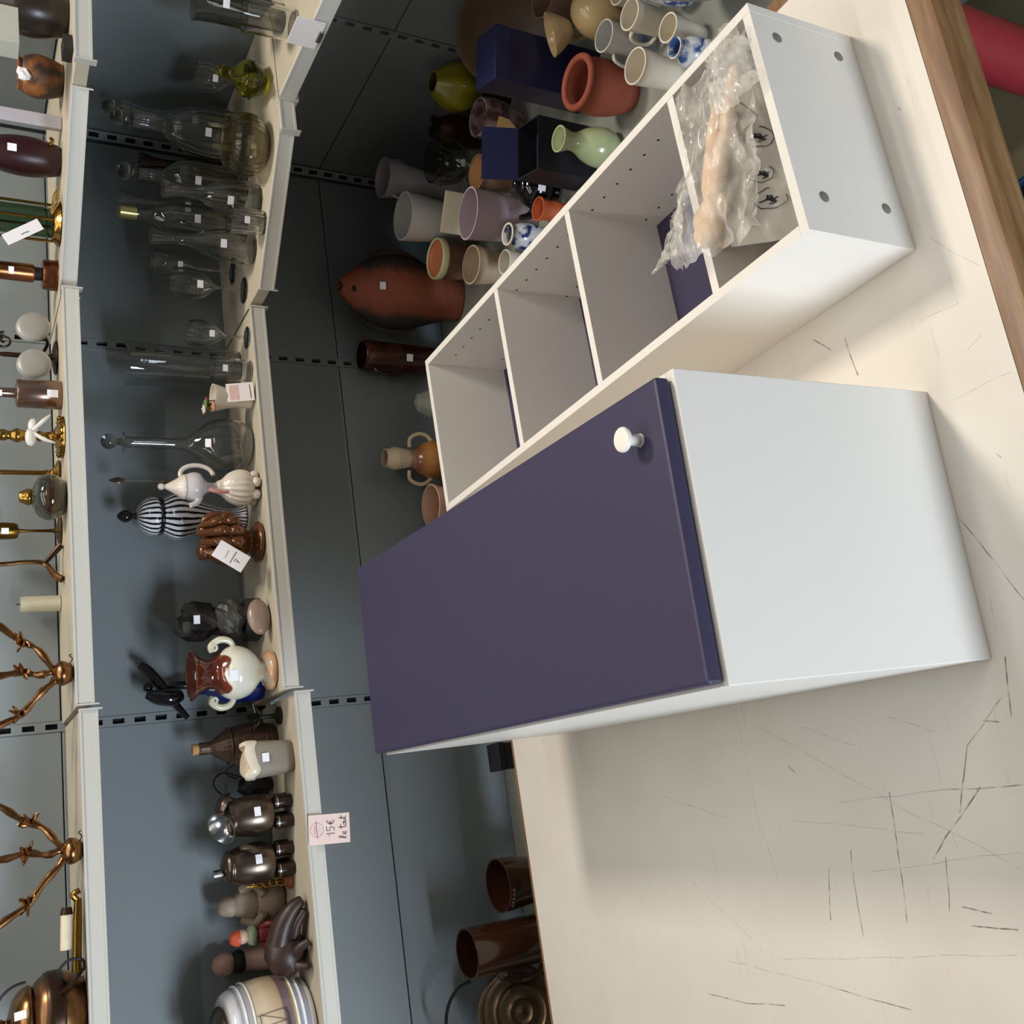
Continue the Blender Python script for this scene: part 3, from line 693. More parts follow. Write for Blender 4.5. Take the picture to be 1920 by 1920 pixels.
# pewter jugs on dark feet
def jug(label, loc, rz, kind):
    t = thing('pewter_jug', label, 'jug', loc, rz)
    for a in (-2.3, -.85, .6, 2.0):
        fx, fy = .034*math.cos(a), .030*math.sin(a)
        f = MB().lathe([(0, 0), (.0155, 0), (.016, .003), (.015, .042), (0, .044)], 20, (fx, fy, 0)).build('foot', dark_wood, t)
        MB().lathe([(.0150, .033), (.0168, .034), (.0168, .037), (.0150, .038)], 20, (fx, fy, 0)).build('band', steel, f)
    lathe_part('body', [(.020, .043), (.040, .046), (.047, .062), (.048, .090), (.044, .120), (.038, .140), (.036, .148), (0, .150)], pewter, t)
    if kind:
        MB().lathe(vessel(smooth_prof([(.010, 0), (.016, .004), (.028, .014), (.036, .030), (.038, .036)], 3), .0022), 28, M=Matrix.Translation((-.006, -.012, .142)) @ Matrix.Rotation(-.5, 4, 'Y') @ Matrix.Rotation(.5, 4, 'X')).build('pouring_lip', steel, t)
        MB().lathe(smooth_prof([(0, 0), (.030, 0), (.031, .004), (.024, .014), (.008, .02), (0, .021)], 3), 28, M=Matrix.Translation((.030, .010, .150)) @ Matrix.Rotation(.5, 4, 'Y')).build('hinged_lid', pewter, t)
        MB().tube(arc((0, .045, .100), .022, -PI*.5, PI*.5, 12, 'yz', .036), .0040, 8).build('handle', pewter, t)
    else:
        MB().lathe(smooth_prof([(.036, .149), (.030, .157), (.014, .163), (.009, .165), (0, .166)], 3), 28).build('lid', pewter, t)
        MB().lathe([(0, .164), (.0095, .164), (.0105, .168), (.0105, .184), (0, .186)], 18, (-.012, -.006, 0)).build('lid_knob', steel, t)
        MB().tube([(.028, -.034, .092), (.036, -.050, .108), (.040, -.058, .130)], [.012, .009, .007], 12).build('spout', pewter, t)
        MB().tube(arc((0, .045, .100), .020, -PI*.5, PI*.5, 12, 'yz', .034), .0038, 8).build('handle', pewter, t)
    sticker(t, .0485, .088, .15)
    return t
jug('dark pewter lidded jug with small steel knob, left of the price card', (-.186, 1.575, Z_LOWL), 0, 0)
jug('dark pewter jug with flared steel pouring lip, above the price card', (-.078, 1.555, Z_LOWL), 0, 1)
# price card hung on the shelf edge
pc = thing('price_card', 'pink handwritten price card hanging on the shelf edge below the jugs', 'price card', (-.135, 1.4125, .487))
Mc = Matrix.Rotation(.06, 4, 'Y') @ Matrix(((1, 0, 0, 0), (0, 0, -1, 0), (0, 1, 0, 0), (0, 0, 0, 1)))
MB().box(-.033, .033, -.049, .049, -.0012, 0, Mc).build('card', pinkpaper, pc, False)
Mi = Matrix.Translation((0, -.0004, 0)) @ Mc
mb = MB()
mb.ribbon([(.0155*math.cos(a*PI/14), .030+.0155*math.sin(a*PI/14)) for a in range(29)], .0007, Mi)
for r_ in (.010,): 
    for k in range(7):
        x = -.010+k*.003; mb.ribbon([(x, .033), (x+.0012, .038), (x+.002, .033)], .0006, Mi); mb.ribbon([(x, .022), (x+.002, .024)], .0006, Mi)
o = mb.build('stamp', inkred, pc, False); o['kind'] = 'stuff'
mb = MB().ribbon([(-.019, .029), (.019, .031)], .0011, Mi)
write([('1', -.016, -.012, .019), ('5', -.005, -.012, .019), ('E', .010, -.011, .017), ('l', -.024, -.041, .020), ('e', -.015, -.041, .017), ('t', -.002, -.041, .020), ('o', .006, -.041, .015), ('u', .013, -.041, .015), ('t', .019, -.041, .018)], .0016, Mi, mb)
o = mb.build('handwriting', ink, pc, False); o['kind'] = 'stuff'
# stoneware vase with wavy cream lip
t = thing('stoneware_vase', 'grey slab stoneware vase with wavy cream glazed lip', 'vase', (.045, 1.500, Z_LOWL), .12)
stw = zmat('grey_stoneware', .10, [(0, '#7d7468'), (.5, '#857c70'), (1, '#8c8478')], .6, 0, .3, 30)
nu = 48; vs = []; fs = []
mb = MB()
rows = [(.034, 0), (.038, .006), (.040, .04), (.042, .075), (.043, .090)]
def sqr(a, r, e=.35):
    c, s = math.cos(a), math.sin(a); return (r*math.copysign(abs(c)**(1-e), c), r*.72*math.copysign(abs(s)**(1-e), s))
def ringed(mb, rows, wav=0):
    vs = []; fs = []
    for i, (r, z) in enumerate(rows):
        for k in range(nu):
            a = 2*PI*k/nu; x, y = sqr(a, r); vs.append((x, y, z+(wav*math.sin(4*a+.6) if z > .08 else 0)))
    for i in range(len(rows)-1):
        for k in range(nu): fs.append((i*nu+k, i*nu+(k+1) % nu, (i+1)*nu+(k+1) % nu, (i+1)*nu+k))
    fs.append(tuple(range(nu-1, -1, -1))); fs.append(tuple((len(rows)-1)*nu+k for k in range(nu)))
    return mb.add(vs, fs)
ringed(MB(), rows, .003).build('body', stw, t)
ringed(MB(), [(.0436, .088), (.0455, .092), (.0455, .106), (.043, .112), (.034, .113), (.032, .100)], .005).build('glazed_lip', mat('cream_lip_glaze', '#d9cdb8', .2), t)
sticker(t, .0325, .070, .1, .02, .016)
# wicker-covered flask with cork
t = thing('wicker_flask', 'woven copper-coloured flask with a cork behind the stoneware vase', 'flask', (.095, 1.630, Z_LOWL), 0)
wick = mat('copper_weave', '#5b4638', .35, metal=.35, var=.5, scale=120, bump=.6)
lathe_part('body', [(.036, 0), (.046, .01), (.051, .05), (.047, .095), (.034, .128), (.020, .150), (.015, .160), (.014, .185), (0, .186)], wick, t, rib=.02, nrib=16, seg=64)
lathe_part('cork', [(0, .184), (.012, .184), (.0135, .198), (.0125, .201), (0, .201)], mat('cork', '#c29a62', .8), t, k=0)
for k in range(4): MB().tube(arc((0, 0, .03+.028*k), .0515-.002*k, 0, 2*PI, 24, 'xy')[:-1], .002, 6, True).build('woven_band', wick, t)
# black wire-and-net bundle
t = thing('net_bag', 'black wire-rimmed net bag slumped between flask and jug', 'bag', (-.004, 1.676, Z_LOWL))
netm = mat('black_net', '#1a1a1e', .5)
MB().ball((0, 0, .042), (.028, .028, .042), fn=lambda v, q: q*(1+.3*noise.noise(v*2.5))).build('bundle', netm, t)
for k, (a, b_) in enumerate((((-.03, .0, .09), (.04, .01, .12)), ((.02, -.02, .09), (.060, -.01, .07)))):
    a = Vector(a); b_ = Vector(b_)
    MB().tube([a, a.lerp(b_, .3)+Vector((0, 0, .03)), a.lerp(b_, .7)+Vector((.0, -.01, .035)), b_, a.lerp(b_, .5)+Vector((.02, 0, -.03))], .0018, 6).build('wire', black_matt, t)
# dark leafy ornament
t = thing('leaf_ornament', 'dark green metal leaf ornament beside the blue bottle', 'ornament', (.150, 1.560, Z_LOWL))
leafm = mat('dark_green_patina', '#25281f', .4, metal=.4, var=.3)
MB().lathe([(0, 0), (.022, 0), (.022, .006), (.006, .012), (.005, .05), (0, .05)], 20).build('stem', leafm, t)
for k in range(6):
    a = k*PI/3+.3; d = Vector((math.cos(a), math.sin(a), 0)); s = Vector((-d.y, d.x, 0)); q = Vector((0, 0, .045+.008*(k % 2)))
    pts = [q, q+d*.022+s*.010+Vector((0, 0, .014)), q+d*.042+Vector((0, 0, .020)), q+d*.022-s*.010+Vector((0, 0, .014))]
    up_ = Vector((0, 0, .0015))
    mb = MB().add([p-up_ for p in pts]+[p+up_ for p in pts], [(3, 2, 1, 0), (4, 5, 6, 7), (0, 1, 5, 4), (1, 2, 6, 5), (2, 3, 7, 6), (3, 0, 4, 7)])
    mb.build('leaf', leafm, t, False)
# ---- middle section
t = thing('bottle', 'cobalt blue bottle standing behind the two-handled drip vase', 'bottle', (.238, 1.618, Z_LOW))
lathe_part('body', [(.034, 0), (.040, .006), (.041, .06), (.036, .10), (.022, .125), (.014, .140), (.014, .165), (.017, .170), (0, .171)], mat('cobalt_glaze', '#1a2560', .1, coat=.5), t)
t = thing('two_handled_vase', 'cream two-handled vase with brown drip glaze and scrolled handles', 'vase', (.255, 1.505, Z_LOW), -.25)
H = .195
m, nt, b = newmat('brown_drip_glaze')
tc = N(nt, 'ShaderNodeTexCoord'); sx = N(nt, 'ShaderNodeSeparateXYZ'); nt.links.new(tc.outputs['Object'], sx.inputs[0])
at_ = N(nt, 'ShaderNodeMath', operation='ARCTAN2'); nt.links.new(sx.outputs['Y'], at_.inputs[0]); nt.links.new(sx.outputs['X'], at_.inputs[1])
sn = N(nt, 'ShaderNodeMath', operation='MULTIPLY'); sn.inputs[1].default_value = 5; nt.links.new(at_.outputs[0], sn.inputs[0])
si = N(nt, 'ShaderNodeMath', operation='SINE'); nt.links.new(sn.outputs[0], si.inputs[0])
ma = N(nt, 'ShaderNodeMath', operation='MULTIPLY_ADD'); ma.inputs[1].default_value = .008; nt.links.new(si.outputs[0], ma.inputs[0]); nt.links.new(sx.outputs['Z'], ma.inputs[2])
no = N(nt, 'ShaderNodeTexNoise'); no.inputs['Scale'].default_value = 45; nt.links.new(tc.outputs['Object'], no.inputs['Vector'])
mb2 = N(nt, 'ShaderNodeMath', operation='MULTIPLY_ADD'); mb2.inputs[1].default_value = .012; nt.links.new(no.outputs['Fac'], mb2.inputs[0]); nt.links.new(ma.outputs[0], mb2.inputs[2])
dv = N(nt, 'ShaderNodeMath', operation='DIVIDE'); dv.inputs[1].default_value = H; nt.links.new(mb2.outputs[0], dv.inputs[0])
r = ramp(nt, [(0, '#b98c68'), (.12, '#c69f7c'), (.17, '#b2a58e'), (.24, '#c3bca6'), (.40, '#d9d6c6'), (.635, '#dcd9cb'), (.655, '#6d2f18'), (.76, '#551f10'), (.9, '#4a1c10'), (1, '#5a2816')]); nt.links.new(dv.outputs[0], r.inputs[0])
nt.links.new(r.outputs[0], b.inputs['Base Color']); b.inputs['Roughness'].default_value = .14; b.inputs['Coat Weight'].default_value = .5
lathe_part('body', [(.044, 0), (.048, .004), (.045, .016), (.026, .028), (.030, .036), (.054, .058), (.064, .085), (.062, .108), (.048, .130), (.036, .142), (.034, .158), (.044, .178), (.058, .192), (.060, H)], m, t, .004, seg=48)
hm = mat('cream_handle_glaze', '#cfcbb2', .2, coat=.3, var=.1)
for s in (-1, 1):
    pts = [(s*.058, 0, .092), (s*.076, 0, .105), (s*.080, 0, .128), (s*.066, 0, .148), (s*.052, 0, .146)]
    h = MB().tube(pts, [.0055, .008, .0085, .008, .006], 12).build('handle', hm, t)
    MB().tube([(s*(.063+.011*(1-k/20)*math.cos(k*.55)), -.006, .142+.011*(1-k/20)*math.sin(k*.55)) for k in range(18)], .0035, 8).build('scroll', hm, h)
sticker(t, .063, .110, -.1, .026, .02)
# black glossy branching figurine
t = thing('black_figurine', 'glossy black branching abstract figurine above the blue bottle', 'figurine', (.262, 1.692, Z_LOW), 0)
MB().lathe(smooth_prof([(0, 0), (.018, 0), (.019, .01), (.014, .03), (.011, .07), (.010, .20), (0, .201)], 3), 24).build('stem', black_gloss, t)
MB().tube([(-.085, -.02, .172), (-.050, -.02, .198), (-.010, -.02, .226), (.022, -.02, .248), (.042, -.02, .262), (.056, -.02, .280)], [.007, .009, .014, .0145, .0115, .009], 14).build('long_limb', black_gloss, t)
MB().tube([(-.030, -.044, .190), (-.036, -.050, .215), (-.032, -.050, .245), (-.022, -.046, .272)], [.014, .021, .019, .010], 16).build('short_limb', black_gloss, t)
MB().ball((-.004, -.036, .266), .012).build('knob', black_gloss, t)
# black mineral on stand
t = thing('mineral', 'black rock specimen with white price sticker on a grey crumpled stand', 'mineral', (.398, 1.585, Z_LOW), .2)
rockm = patch('black_mineral', '#151417', '#2f2a26', 30, .4, .6, .45)
MB().ball((0, .0, .150), (.050, .035, .055), 14, 9, fn=lambda v, q: q*(1+.45*noise.noise(v*1.7+Vector((7, 2, 1))))).build('rock', rockm, t, False)
MB().ball((.005, -.005, .075), (.050, .040, .040), 16, 10, fn=lambda v, q: q*(1+.4*noise.noise(v*3.1))).build('crumpled_stand', mat('grey_foil', '#5c5a56', .35, metal=.5, var=.4, scale=60), t, False)
MB().box(-.045, .045, -.035, .035, 0, .042).build('plinth', mat('dark_glass_block', '#2c2f2f', .15), t, False, bevel=.003)
sticker(t, .046, .165, .15)
t = thing('stone_disc', 'oval pinkish polished stone leaning at the front edge of the shelf', 'stone', (.385, 1.488, Z_LOW), .1)
MB().ball((0, 0, .028), (.046, .016, .028)).build('disc', mat('pink_agate', '#8f7a6c', .25, var=.2), t)
# brown lustre ceramic
lust = mat('brown_lustre_glaze', '#6b4226', .16, metal=.35, coat=.4, var=.35, scale=25)
t = thing('lustre_vase', 'brown lustre-glazed vase with bulging ridges on a round foot', 'vase', (.585, 1.520, Z_LOW), .1)
lathe_part('body', [(.046, 0), (.052, .004), (.050, .012), (.030, .026), (.032, .036), (.054, .060), (.060, .085), (.054, .110), (.044, .124), (.040, .128), (0, .130)], lust, t, seg=40)
for k, (a, z0, z1) in enumerate(((-2.4, .060, .150), (-1.95, .055, .162), (-1.5, .055, .168), (-1.05, .060, .158), (-.6, .066, .148))):
    c, s = math.cos(a), math.sin(a)
    MB().tube([(c*.050, s*.050, z0), (c*.066, s*.066, z0+.018), (c*.062, s*.062, z0+.034), (c*.066, s*.066, z0+.052), (c*.058, s*.058, z0+.072), (c*.050, s*.050, z1)], [.009, .014, .0105, .0135, .0105, .006], 14).build('ridge', lust, t)
for k in range(3):
    MB().ball((.03*math.cos(k*2.1), .03*math.sin(k*2.1), .138), (.022, .022, .018), fn=lump).build('crown_bulge', lust, t)
Mt = face_cam((-.068, -.078, .098), -.62, -.1)
tg = MB().box(-.023, .023, -.040, .040, -.0008, 0, Mt).build('price_tag', paper, t, False)
mb = MB(); Mi = Mt @ Matrix.Translation((0, 0, .0004))
mb.ribbon([(-.016, -.006), (.016, -.005)], .0022, Mi); write([('7', -.008, -.026, .014)], .002, Mi, mb); mb.ribbon([(-.012, .010), (.010, .012)], .001, Mi)
o = mb.build('tag_writing', inkgrey, tg, False); o['kind'] = 'stuff'
# black-and-white striped jar
zeb = stripes('black_white_stripes', 22, '#efeff4', '#0e0d12', .15, 2.2, .25)
t = thing('striped_jar', 'black and white striped ceramic jar with domed lid and black finial', 'jar', (.690, 1.640, Z_LOW))
lathe_part('body', [(.030, 0), (.034, .004), (.030, .012), (.022, .030), (.024, .060), (.036, .100), (.052, .140), (.060, .165), (.059, .185), (.048, .206), (.041, .212), (0, .213)], zeb, t, seg=64)
MB().lathe(smooth_prof([(.040, .211), (.048, .214), (.048, .219), (.042, .222), (0, .223)], 3), 40).build('collar', black_gloss, t)
lathe_part('lid', [(.044, .2215), (.050, .230), (.047, .248), (.036, .264), (.018, .274), (0, .276)], zeb, t, seg=64)
MB().lathe(smooth_prof([(0, .274), (.010, .275), (.007, .281), (.008, .285), (.016, .296), (.015, .308), (.007, .318), (0, .322)], 3), 24).build('finial', black_gloss, t)
# cream ewer
t = thing('ewer', 'cream porcelain ewer with pointed lid, big loop handle and ribbed base', 'ewer', (.722, 1.500, Z_LOW), .1)
porc = mat('cream_porcelain', '#d9cfc2', .2, coat=.4, var=.05); porc2 = mat('lilac_white_porcelain', '#c9c3c6', .22, coat=.3, var=.05)
for a in (-2.5, -1.5, -.6, .5, 1.6, 2.6): MB().ball((.032*math.cos(a), .032*math.sin(a), .012), (.013, .013, .012)).build('foot', porc, t)
lathe_part('ribbed_bowl', [(0, .014), (.030, .015), (.043, .030), (.045, .050), (.036, .074), (.020, .092), (.014, .104), (0, .105)], porc, t, rib=.035, nrib=18, seg=72)
lathe_part('neck', [(.013, .1035), (.012, .115), (.014, .128), (.022, .138), (0, .139)], porc2, t)
lathe_part('upper_body', [(.020, .137), (.034, .146), (.037, .162), (.032, .178), (.028, .182), (0, .183)], porc2, t)
lathe_part('lid', [(.031, .1825), (.030, .188), (.018, .206), (.007, .226), (.005, .230), (0, .2305)], porc, t)
MB().ball((0, 0, .238), .0085).build('lid_knob', porc, t)
MB().tube(arc((.030, -.008, .152), .026, -PI*.5, PI*.62, 18, 'xz', .040), .0058, 12).build('handle', porc, t)
MB().tube([(-.030, -.004, .150), (-.046, -.008, .158), (-.054, -.010, .175)], [.009, .007, .006], 12).build('spout', porc2, t)
MB().tube([(-.018, -.028, .128), (-.028, -.036, .110), (-.030, -.040, .085)], [.006, .0055, .004], 8).build('ribbon_trim', mat('faded_rose_paint', '#b57a70', .4), t)

# ================================================================== GLASSWARE ON THE LOWER SHELF
t = thing('decanter', 'round clear glass decanter with long neck and ball stopper', 'decanter', (.853, 1.545, Z_LOW))
lathe_part('body', [(.040, 0), (.052, .003), (.066, .030), (.070, .065), (.062, .100), (.040, .132), (.022, .155), (.0155, .180), (.0145, .250), (.0150, .305), (.024, .312), (.024, .316)], gclear, t, .003, seg=48)
MB().lathe(smooth_prof([(0, .300), (.009, .300), (.011, .318), (.008, .326), (.008, .330), (0, .331)], 3), 24).ball((0, 0, .347), .0195, 24, 14).build('stopper', ggrey, t)
sticker(t, .052, .118, .1, tilt=.5)
t = thing('hat_pin', 'thin metal spear-tipped pin with gold beads standing beside the decanter', 'pin', (.785, 1.640, Z_LOW))
MB().lathe([(0, 0), (.020, 0), (.020, .008), (.006, .014), (0, .014)], 20).build('base', bronze, t)
MB().tube([(0, 0, .013), (0, 0, .300)], .0014, 8).build('shaft', pewter, t)
MB().lathe(smooth_prof([(0, .296), (.003, .298), (.009, .312), (.006, .326), (0, .338)], 3), 16, sq=.35).build('spear_tip', pewter, t)
for k in range(5): MB().ball((0, 0, .150+.014*k), (.0035, .0035, .006), 12, 8).build('bead', brass, t)
t = thing('bud_vase', 'small white vase with porcelain flowers and a hanging price tag', 'vase', (.962, 1.490, Z_LOW))
lathe_part('body', [(.020, 0), (.024, .004), (.022, .03), (.026, .06), (.034, .090), (.036, .100)], cream_gl, t, .003)
for k, (x, y, z, c_) in enumerate(((-.014, -.006, .118, '#7a1f2c'), (-.026, .004, .108, '#8c8f3a'), (-.024, -.012, .122, '#5f7f45'), (-.034, -.002, .124, '#c9c4b8'), (-.032, -.016, .104, '#c58a6a'))):
    f = MB()
    for q in range(5): f.ball((x+.007*math.cos(q*1.257), y+.007*math.sin(q*1.257), z), (.006, .006, .004), 8, 6)
    f.ball((x, y, z+.003), .004, 8, 6)
    f.tube([(x*.4, y*.4, .08), (x, y, z)], .0015, 6)
    o = f.build('flower', mat('flower_%d' % k, c_, .4), t); o['kind'] = 'stuff'
Mt = face_cam((.004, -.036, .038), .08, -.25)
tg = MB().box(-.024, .024, -.034, .034, -.0008, 0, Mt).build('price_tag', paper, t, False)
Mi = Mt @ Matrix.Translation((0, 0, .0004))
MB().box(-.019, .019, .004, .026, 0, .0002, Mi).build('stamp', mat('pale_red_print', '#d8b4ae', .7), tg, False)
o = MB().ribbon([(-.018, -.026), (.018, -.025)], .0018, Mi).build('tag_writing', ink, tg, False)

def glass_thing(name, label, cat, loc, pr, m=None, wall=.0024, stopper=None, st=None, group=None, seg=48, rib=.0, nrib=12):
    t = thing(name, label, cat, loc, rnd.uniform(0, 6), group)
    t.rotation_euler = (0, 0, 0)
    lathe_part('bowl' if cat in ('glass', 'goblet') else 'body', pr, m or gclear, t, wall, seg=seg*2 if rib else seg, rib=rib, nrib=nrib)
    if stopper:
        z, r = stopper
        MB().lathe(smooth_prof([(0, z-.018), (r*.35, z-.018), (r*.4, z+.001), (r*.3, z+.006), (r, z+.022), (r*.9, z+.036), (r*.4, z+.046), (0, z+.048)], 3), 24).build('stopper', ggrey, t)
    if st: sticker(t, *st)
    return t
def goblet(R, H, stem=.45):
    return [(R*.75, 0), (R*.78, .003), (R*.2, .008), (.0045, .016), (.004, H*stem*.8), (R*.3, H*stem), (R*.85, H*(stem+.18)), (R, H*(stem+.36)), (R*.9, H)]
def carafe(R, H):
    return [(R*.8, 0), (R*.95, .004), (R, H*.12), (R*.97, H*.3), (R*.7, H*.48), (R*.36, H*.62), (R*.32, H*.82), (R*.5, H*.97), (R*.54, H)]
glass_thing('glass_vase', 'tall straight clear glass vase, faint against the blue panel', 'vase', (1.095, 1.600, Z_LOW), [(.050, 0), (.053, .003), (.054, .15), (.057, .285)], wall=.002)
glass_thing('wine_glass', 'small clear stemmed glass at the end of the middle shelf', 'glass', (1.135, 1.478, Z_LOW), goblet(.036, .150), st=(.034, .10, .1, .017, .013))
glass_thing('tumbler', 'short clear tumbler beside the bud vase', 'glass', (1.040, 1.480, Z_LOW), [(.026, 0), (.028, .003), (.031, .06), (.033, .098)], st=(.032, .072, .1, .017, .013))
glass_thing('wine_glass', 'clear stemmed glass with bright sticker at the left end of the corner shelf', 'glass', (1.270, 1.470, Z_LOW), goblet(.043, .185), st=(.0435, .125, .1, .019, .015), rib=.03, nrib=12)
glass_thing('carafe', 'clear carafe with flared lip beside the stemmed glass on the corner shelf', 'carafe', (1.335, 1.365, Z_LOW), carafe(.043, .255), st=(.0435, .085, .1))
b_ = glass_thing('glass_bottle', 'clear bottle with gold foil neck among the corner glassware', 'bottle', (1.432, 1.425, Z_LOW), [(.036, 0), (.039, .004), (.040, .17), (.032, .21), (.015, .245), (.014, .30), (.017, .305), (.017, .312)], st=(.0405, .13, .2))
MB().lathe([(.0175, .275), (.0178, .315), (.012, .319), (0, .319), (0, .3135), (.0172, .3135)], 24).build('foil_cap', mat('gold_foil', '#b9b07a', .3, metal=.8), b_)
glass_thing('carafe', 'clear glass carafe in the front row beside the beige bowl', 'carafe', (1.425, 1.288, Z_LOW), carafe(.046, .235), st=(.048, .08, -.1), rib=.03, nrib=10)
glass_thing('decanter', 'tall cut glass decanter with a faceted stopper, behind the carafes', 'decanter', (1.535, 1.400, Z_LOW), [(.046, 0), (.050, .004), (.052, .10), (.050, .16), (.030, .195), (.016, .215), (.015, .265), (.024, .275)], stopper=(.275, .022), st=(.054, .13, .1), rib=.035, nrib=14)
glass_thing('decanter', 'large ribbed glass decanter with round stopper in the corner', 'decanter', (1.640, 1.330, Z_LOW), [(.054, 0), (.060, .004), (.062, .09), (.056, .15), (.036, .195), (.018, .225), (.017, .285), (.028, .296)], stopper=(.296, .020), st=(.065, .115, .05), rib=.04, nrib=18)
glass_thing('decanter', 'slim glass decanter with ball stopper at the back of the corner', 'decanter', (1.735, 1.420, Z_LOW), carafe(.050, .300), stopper=(.300, .022), st=(.0505, .12, .1))
glass_thing('glass_bottle', 'dark red tinted bottle half hidden behind the ribbed decanter', 'bottle', (1.625, 1.470, Z_LOW), carafe(.042, .25), m=glassm('dark_red_glass', '#6a1a1c'))
glass_thing('wine_glass', 'tall clear wine glass at the back behind the gold-capped bottle', 'glass', (1.375, 1.560, Z_LOW), goblet(.040, .215, .5), st=(.041, .15, .1, .017, .013), rib=.03, nrib=10)
glass_thing('tumbler', 'cut glass tumbler tucked between the carafes on the corner shelf', 'glass', (1.345, 1.258, Z_LOW), [(.026, 0), (.029, .003), (.031, .05), (.033, .085)], wall=.004, rib=.05, nrib=12, st=(.0345, .05, .1, .017, .013))
glass_thing('wine_glass', 'small cut glass between the ribbed decanter and yellow bird', 'glass', (1.755, 1.260, Z_LOW), goblet(.038, .140), rib=.05, nrib=12, st=(.040, .10, .1, .017, .013))
glass_thing('carafe', 'clear carafe at the back between the two stoppered decanters', 'carafe', (1.560, 1.560, Z_LOW), carafe(.046, .290), rib=.03, nrib=12, st=(.0475, .12, .1))
t = thing('glass_bowl', 'round beige pressed-glass bowl at the front of the corner shelf', 'bowl', (1.512, 1.182, Z_LOW))
lathe_part('body', [(.040, 0), (.046, .003), (.068, .026), (.076, .052), (.070, .078), (.060, .092), (.062, .098)], gbeige, t, .005, rib=.02, nrib=24, seg=96)
t = thing('glass_bird', 'yellow-green glass bird dish on the corner shelf front', 'dish', (1.668, 1.128, Z_LOW), .8)
MB().ball((0, 0, .044), (.066, .044, .042), fn=lump).build('body', gyell, t)
MB().tube([(.044, 0, .052), (.062, 0, .074), (.070, 0, .100), (.084, 0, .102)], [.024, .016, .014, .006], 12).build('head', gyell, t)
MB().tube([(-.050, 0, .052), (-.078, 0, .076), (-.100, 0, .110)], [.022, .014, .003], 10).build('tail', gyell, t)
glass_thing('glass_vase', 'clear square-shouldered glass vase on the right-hand wall shelf', 'vase', (1.735, .985, Z_LOW), [(.036, 0), (.038, .003), (.040, .12), (.042, .18), (.046, .205)], m=ggrey, st=(.0405, .14, .2))
glass_thing('tumbler', 'thick clear tumbler in front on the right-hand wall shelf', 'glass', (1.652, .905, Z_LOW), [(.034, 0), (.036, .003), (.038, .08), (.040, .115)], wall=.004)
glass_thing('glass_jug', 'smoky glass jug at the picture edge on the right-hand wall shelf', 'jug', (1.760, .800, Z_LOW), carafe(.055, .24), m=ggrey, st=(.055, .10, .1))
lc = thing('shelf_label', 'white label holder clipped to the front of the right-hand wall shelf', 'label', (1.5555, .815, Z_LOW-.004))
MB().box(-.0012, 0, -.042, .042, -.020, .046).build('card', paper, lc, False, bevel=.003)
MB().box(-.006, .0005, -.016, .016, -.024, -.014).build('clip', steel, lc, False)

# ================================================================== UPPER SHELF
ZU = Z_UP; ZUL = Z_UP-.006
t = thing('brass_pot', 'rounded brass pot with dark band and white sticker at the left end', 'pot', (-.415, 1.535, ZUL))
lathe_part('body', [(.050, 0), (.066, .003), (.080, .030), (.084, .058), (.076, .082), (.062, .096), (.058, .100)], mat('old_copper_brass', '#75553a', .3, metal=1, var=.3), t, .003, seg=48)
MB().lathe(smooth_prof([(.0835, .040), (.0855, .046), (.0855, .066), (.0815, .075)], 3), 48).build('dark_band', bronze, t)
MB().lathe(smooth_prof([(.062, .0985), (.066, .104), (.060, .118), (.042, .134), (.016, .142), (.008, .146), (.012, .156), (0, .162)], 3), 40).build('lid', gilt, t)
MB().tube([(.060, -.060, .040), (.085, -.085, .055), (.105, -.092, .035), (.100, -.085, .008), (.080, -.076, .006)], .003, 8).build('loop_handle', black_matt, t)
MB().tube(arc((.030, -.030, .110), .045, 0, PI, 14, 'xz', .055), .0028, 8).build('bail_handle', black_matt, t)
sticker(t, .058, .122, .2, .016, .024, tilt=.5)
t = thing('wall_sconce', 'small brass wall sconce with cream candle tube lying on the upper shelf', 'sconce', (-.262, 1.468, ZUL), -.05)
MB().tube([(-.075, 0, .018), (-.030, 0, .016), (.020, 0, .014), (.066, 0, .012)], [.010, .009, .009, .007], 12).build('arm', dbrass, t)
MB().box(-.040, .040, -.030, .030, -.004, .004, Matrix.Translation((-.092, 0, .029)) @ Matrix.Rotation(.9, 4, 'Y') @ Matrix.Rotation(.78, 4, 'Z') @ Matrix.Scale(.75, 4)).build('back_plate', bronze, t, False, bevel=.002)
MB().tube([(-.030, .006, .036), (.038, .006, .034)], .0115, 16).build('candle_tube', mat('ivory_plastic', '#d6cbb0', .5), t)
MB().tube([(.038, .006, .034), (.052, .006, .033)], [.013, .010], 14).build('lamp_socket', bronze, t)
MB().tube([(.060, 0, .010), (.075, -.004, .022), (.082, -.006, .008)], .006, 10).build('hook_end', dbrass, t)
def leaf_cluster(mb_parent, c, seed):
    r = random.Random(seed); c = Vector(c); mb = MB()
    for k in range(7):
        d = Vector((r.uniform(-1, 1), r.uniform(-1, .3), r.uniform(-.6, .9))).normalized()
        M = d.to_track_quat('X', 'Z').to_matrix().to_4x4()
        mb.ball(c+d*.012, (.015, .008, .0035), 10, 6, M=M)
    mb.ball(c, .008, 10, 8)
    o = mb.build('leaf_cluster', gilt, mb_parent); o['kind'] = 'stuff'
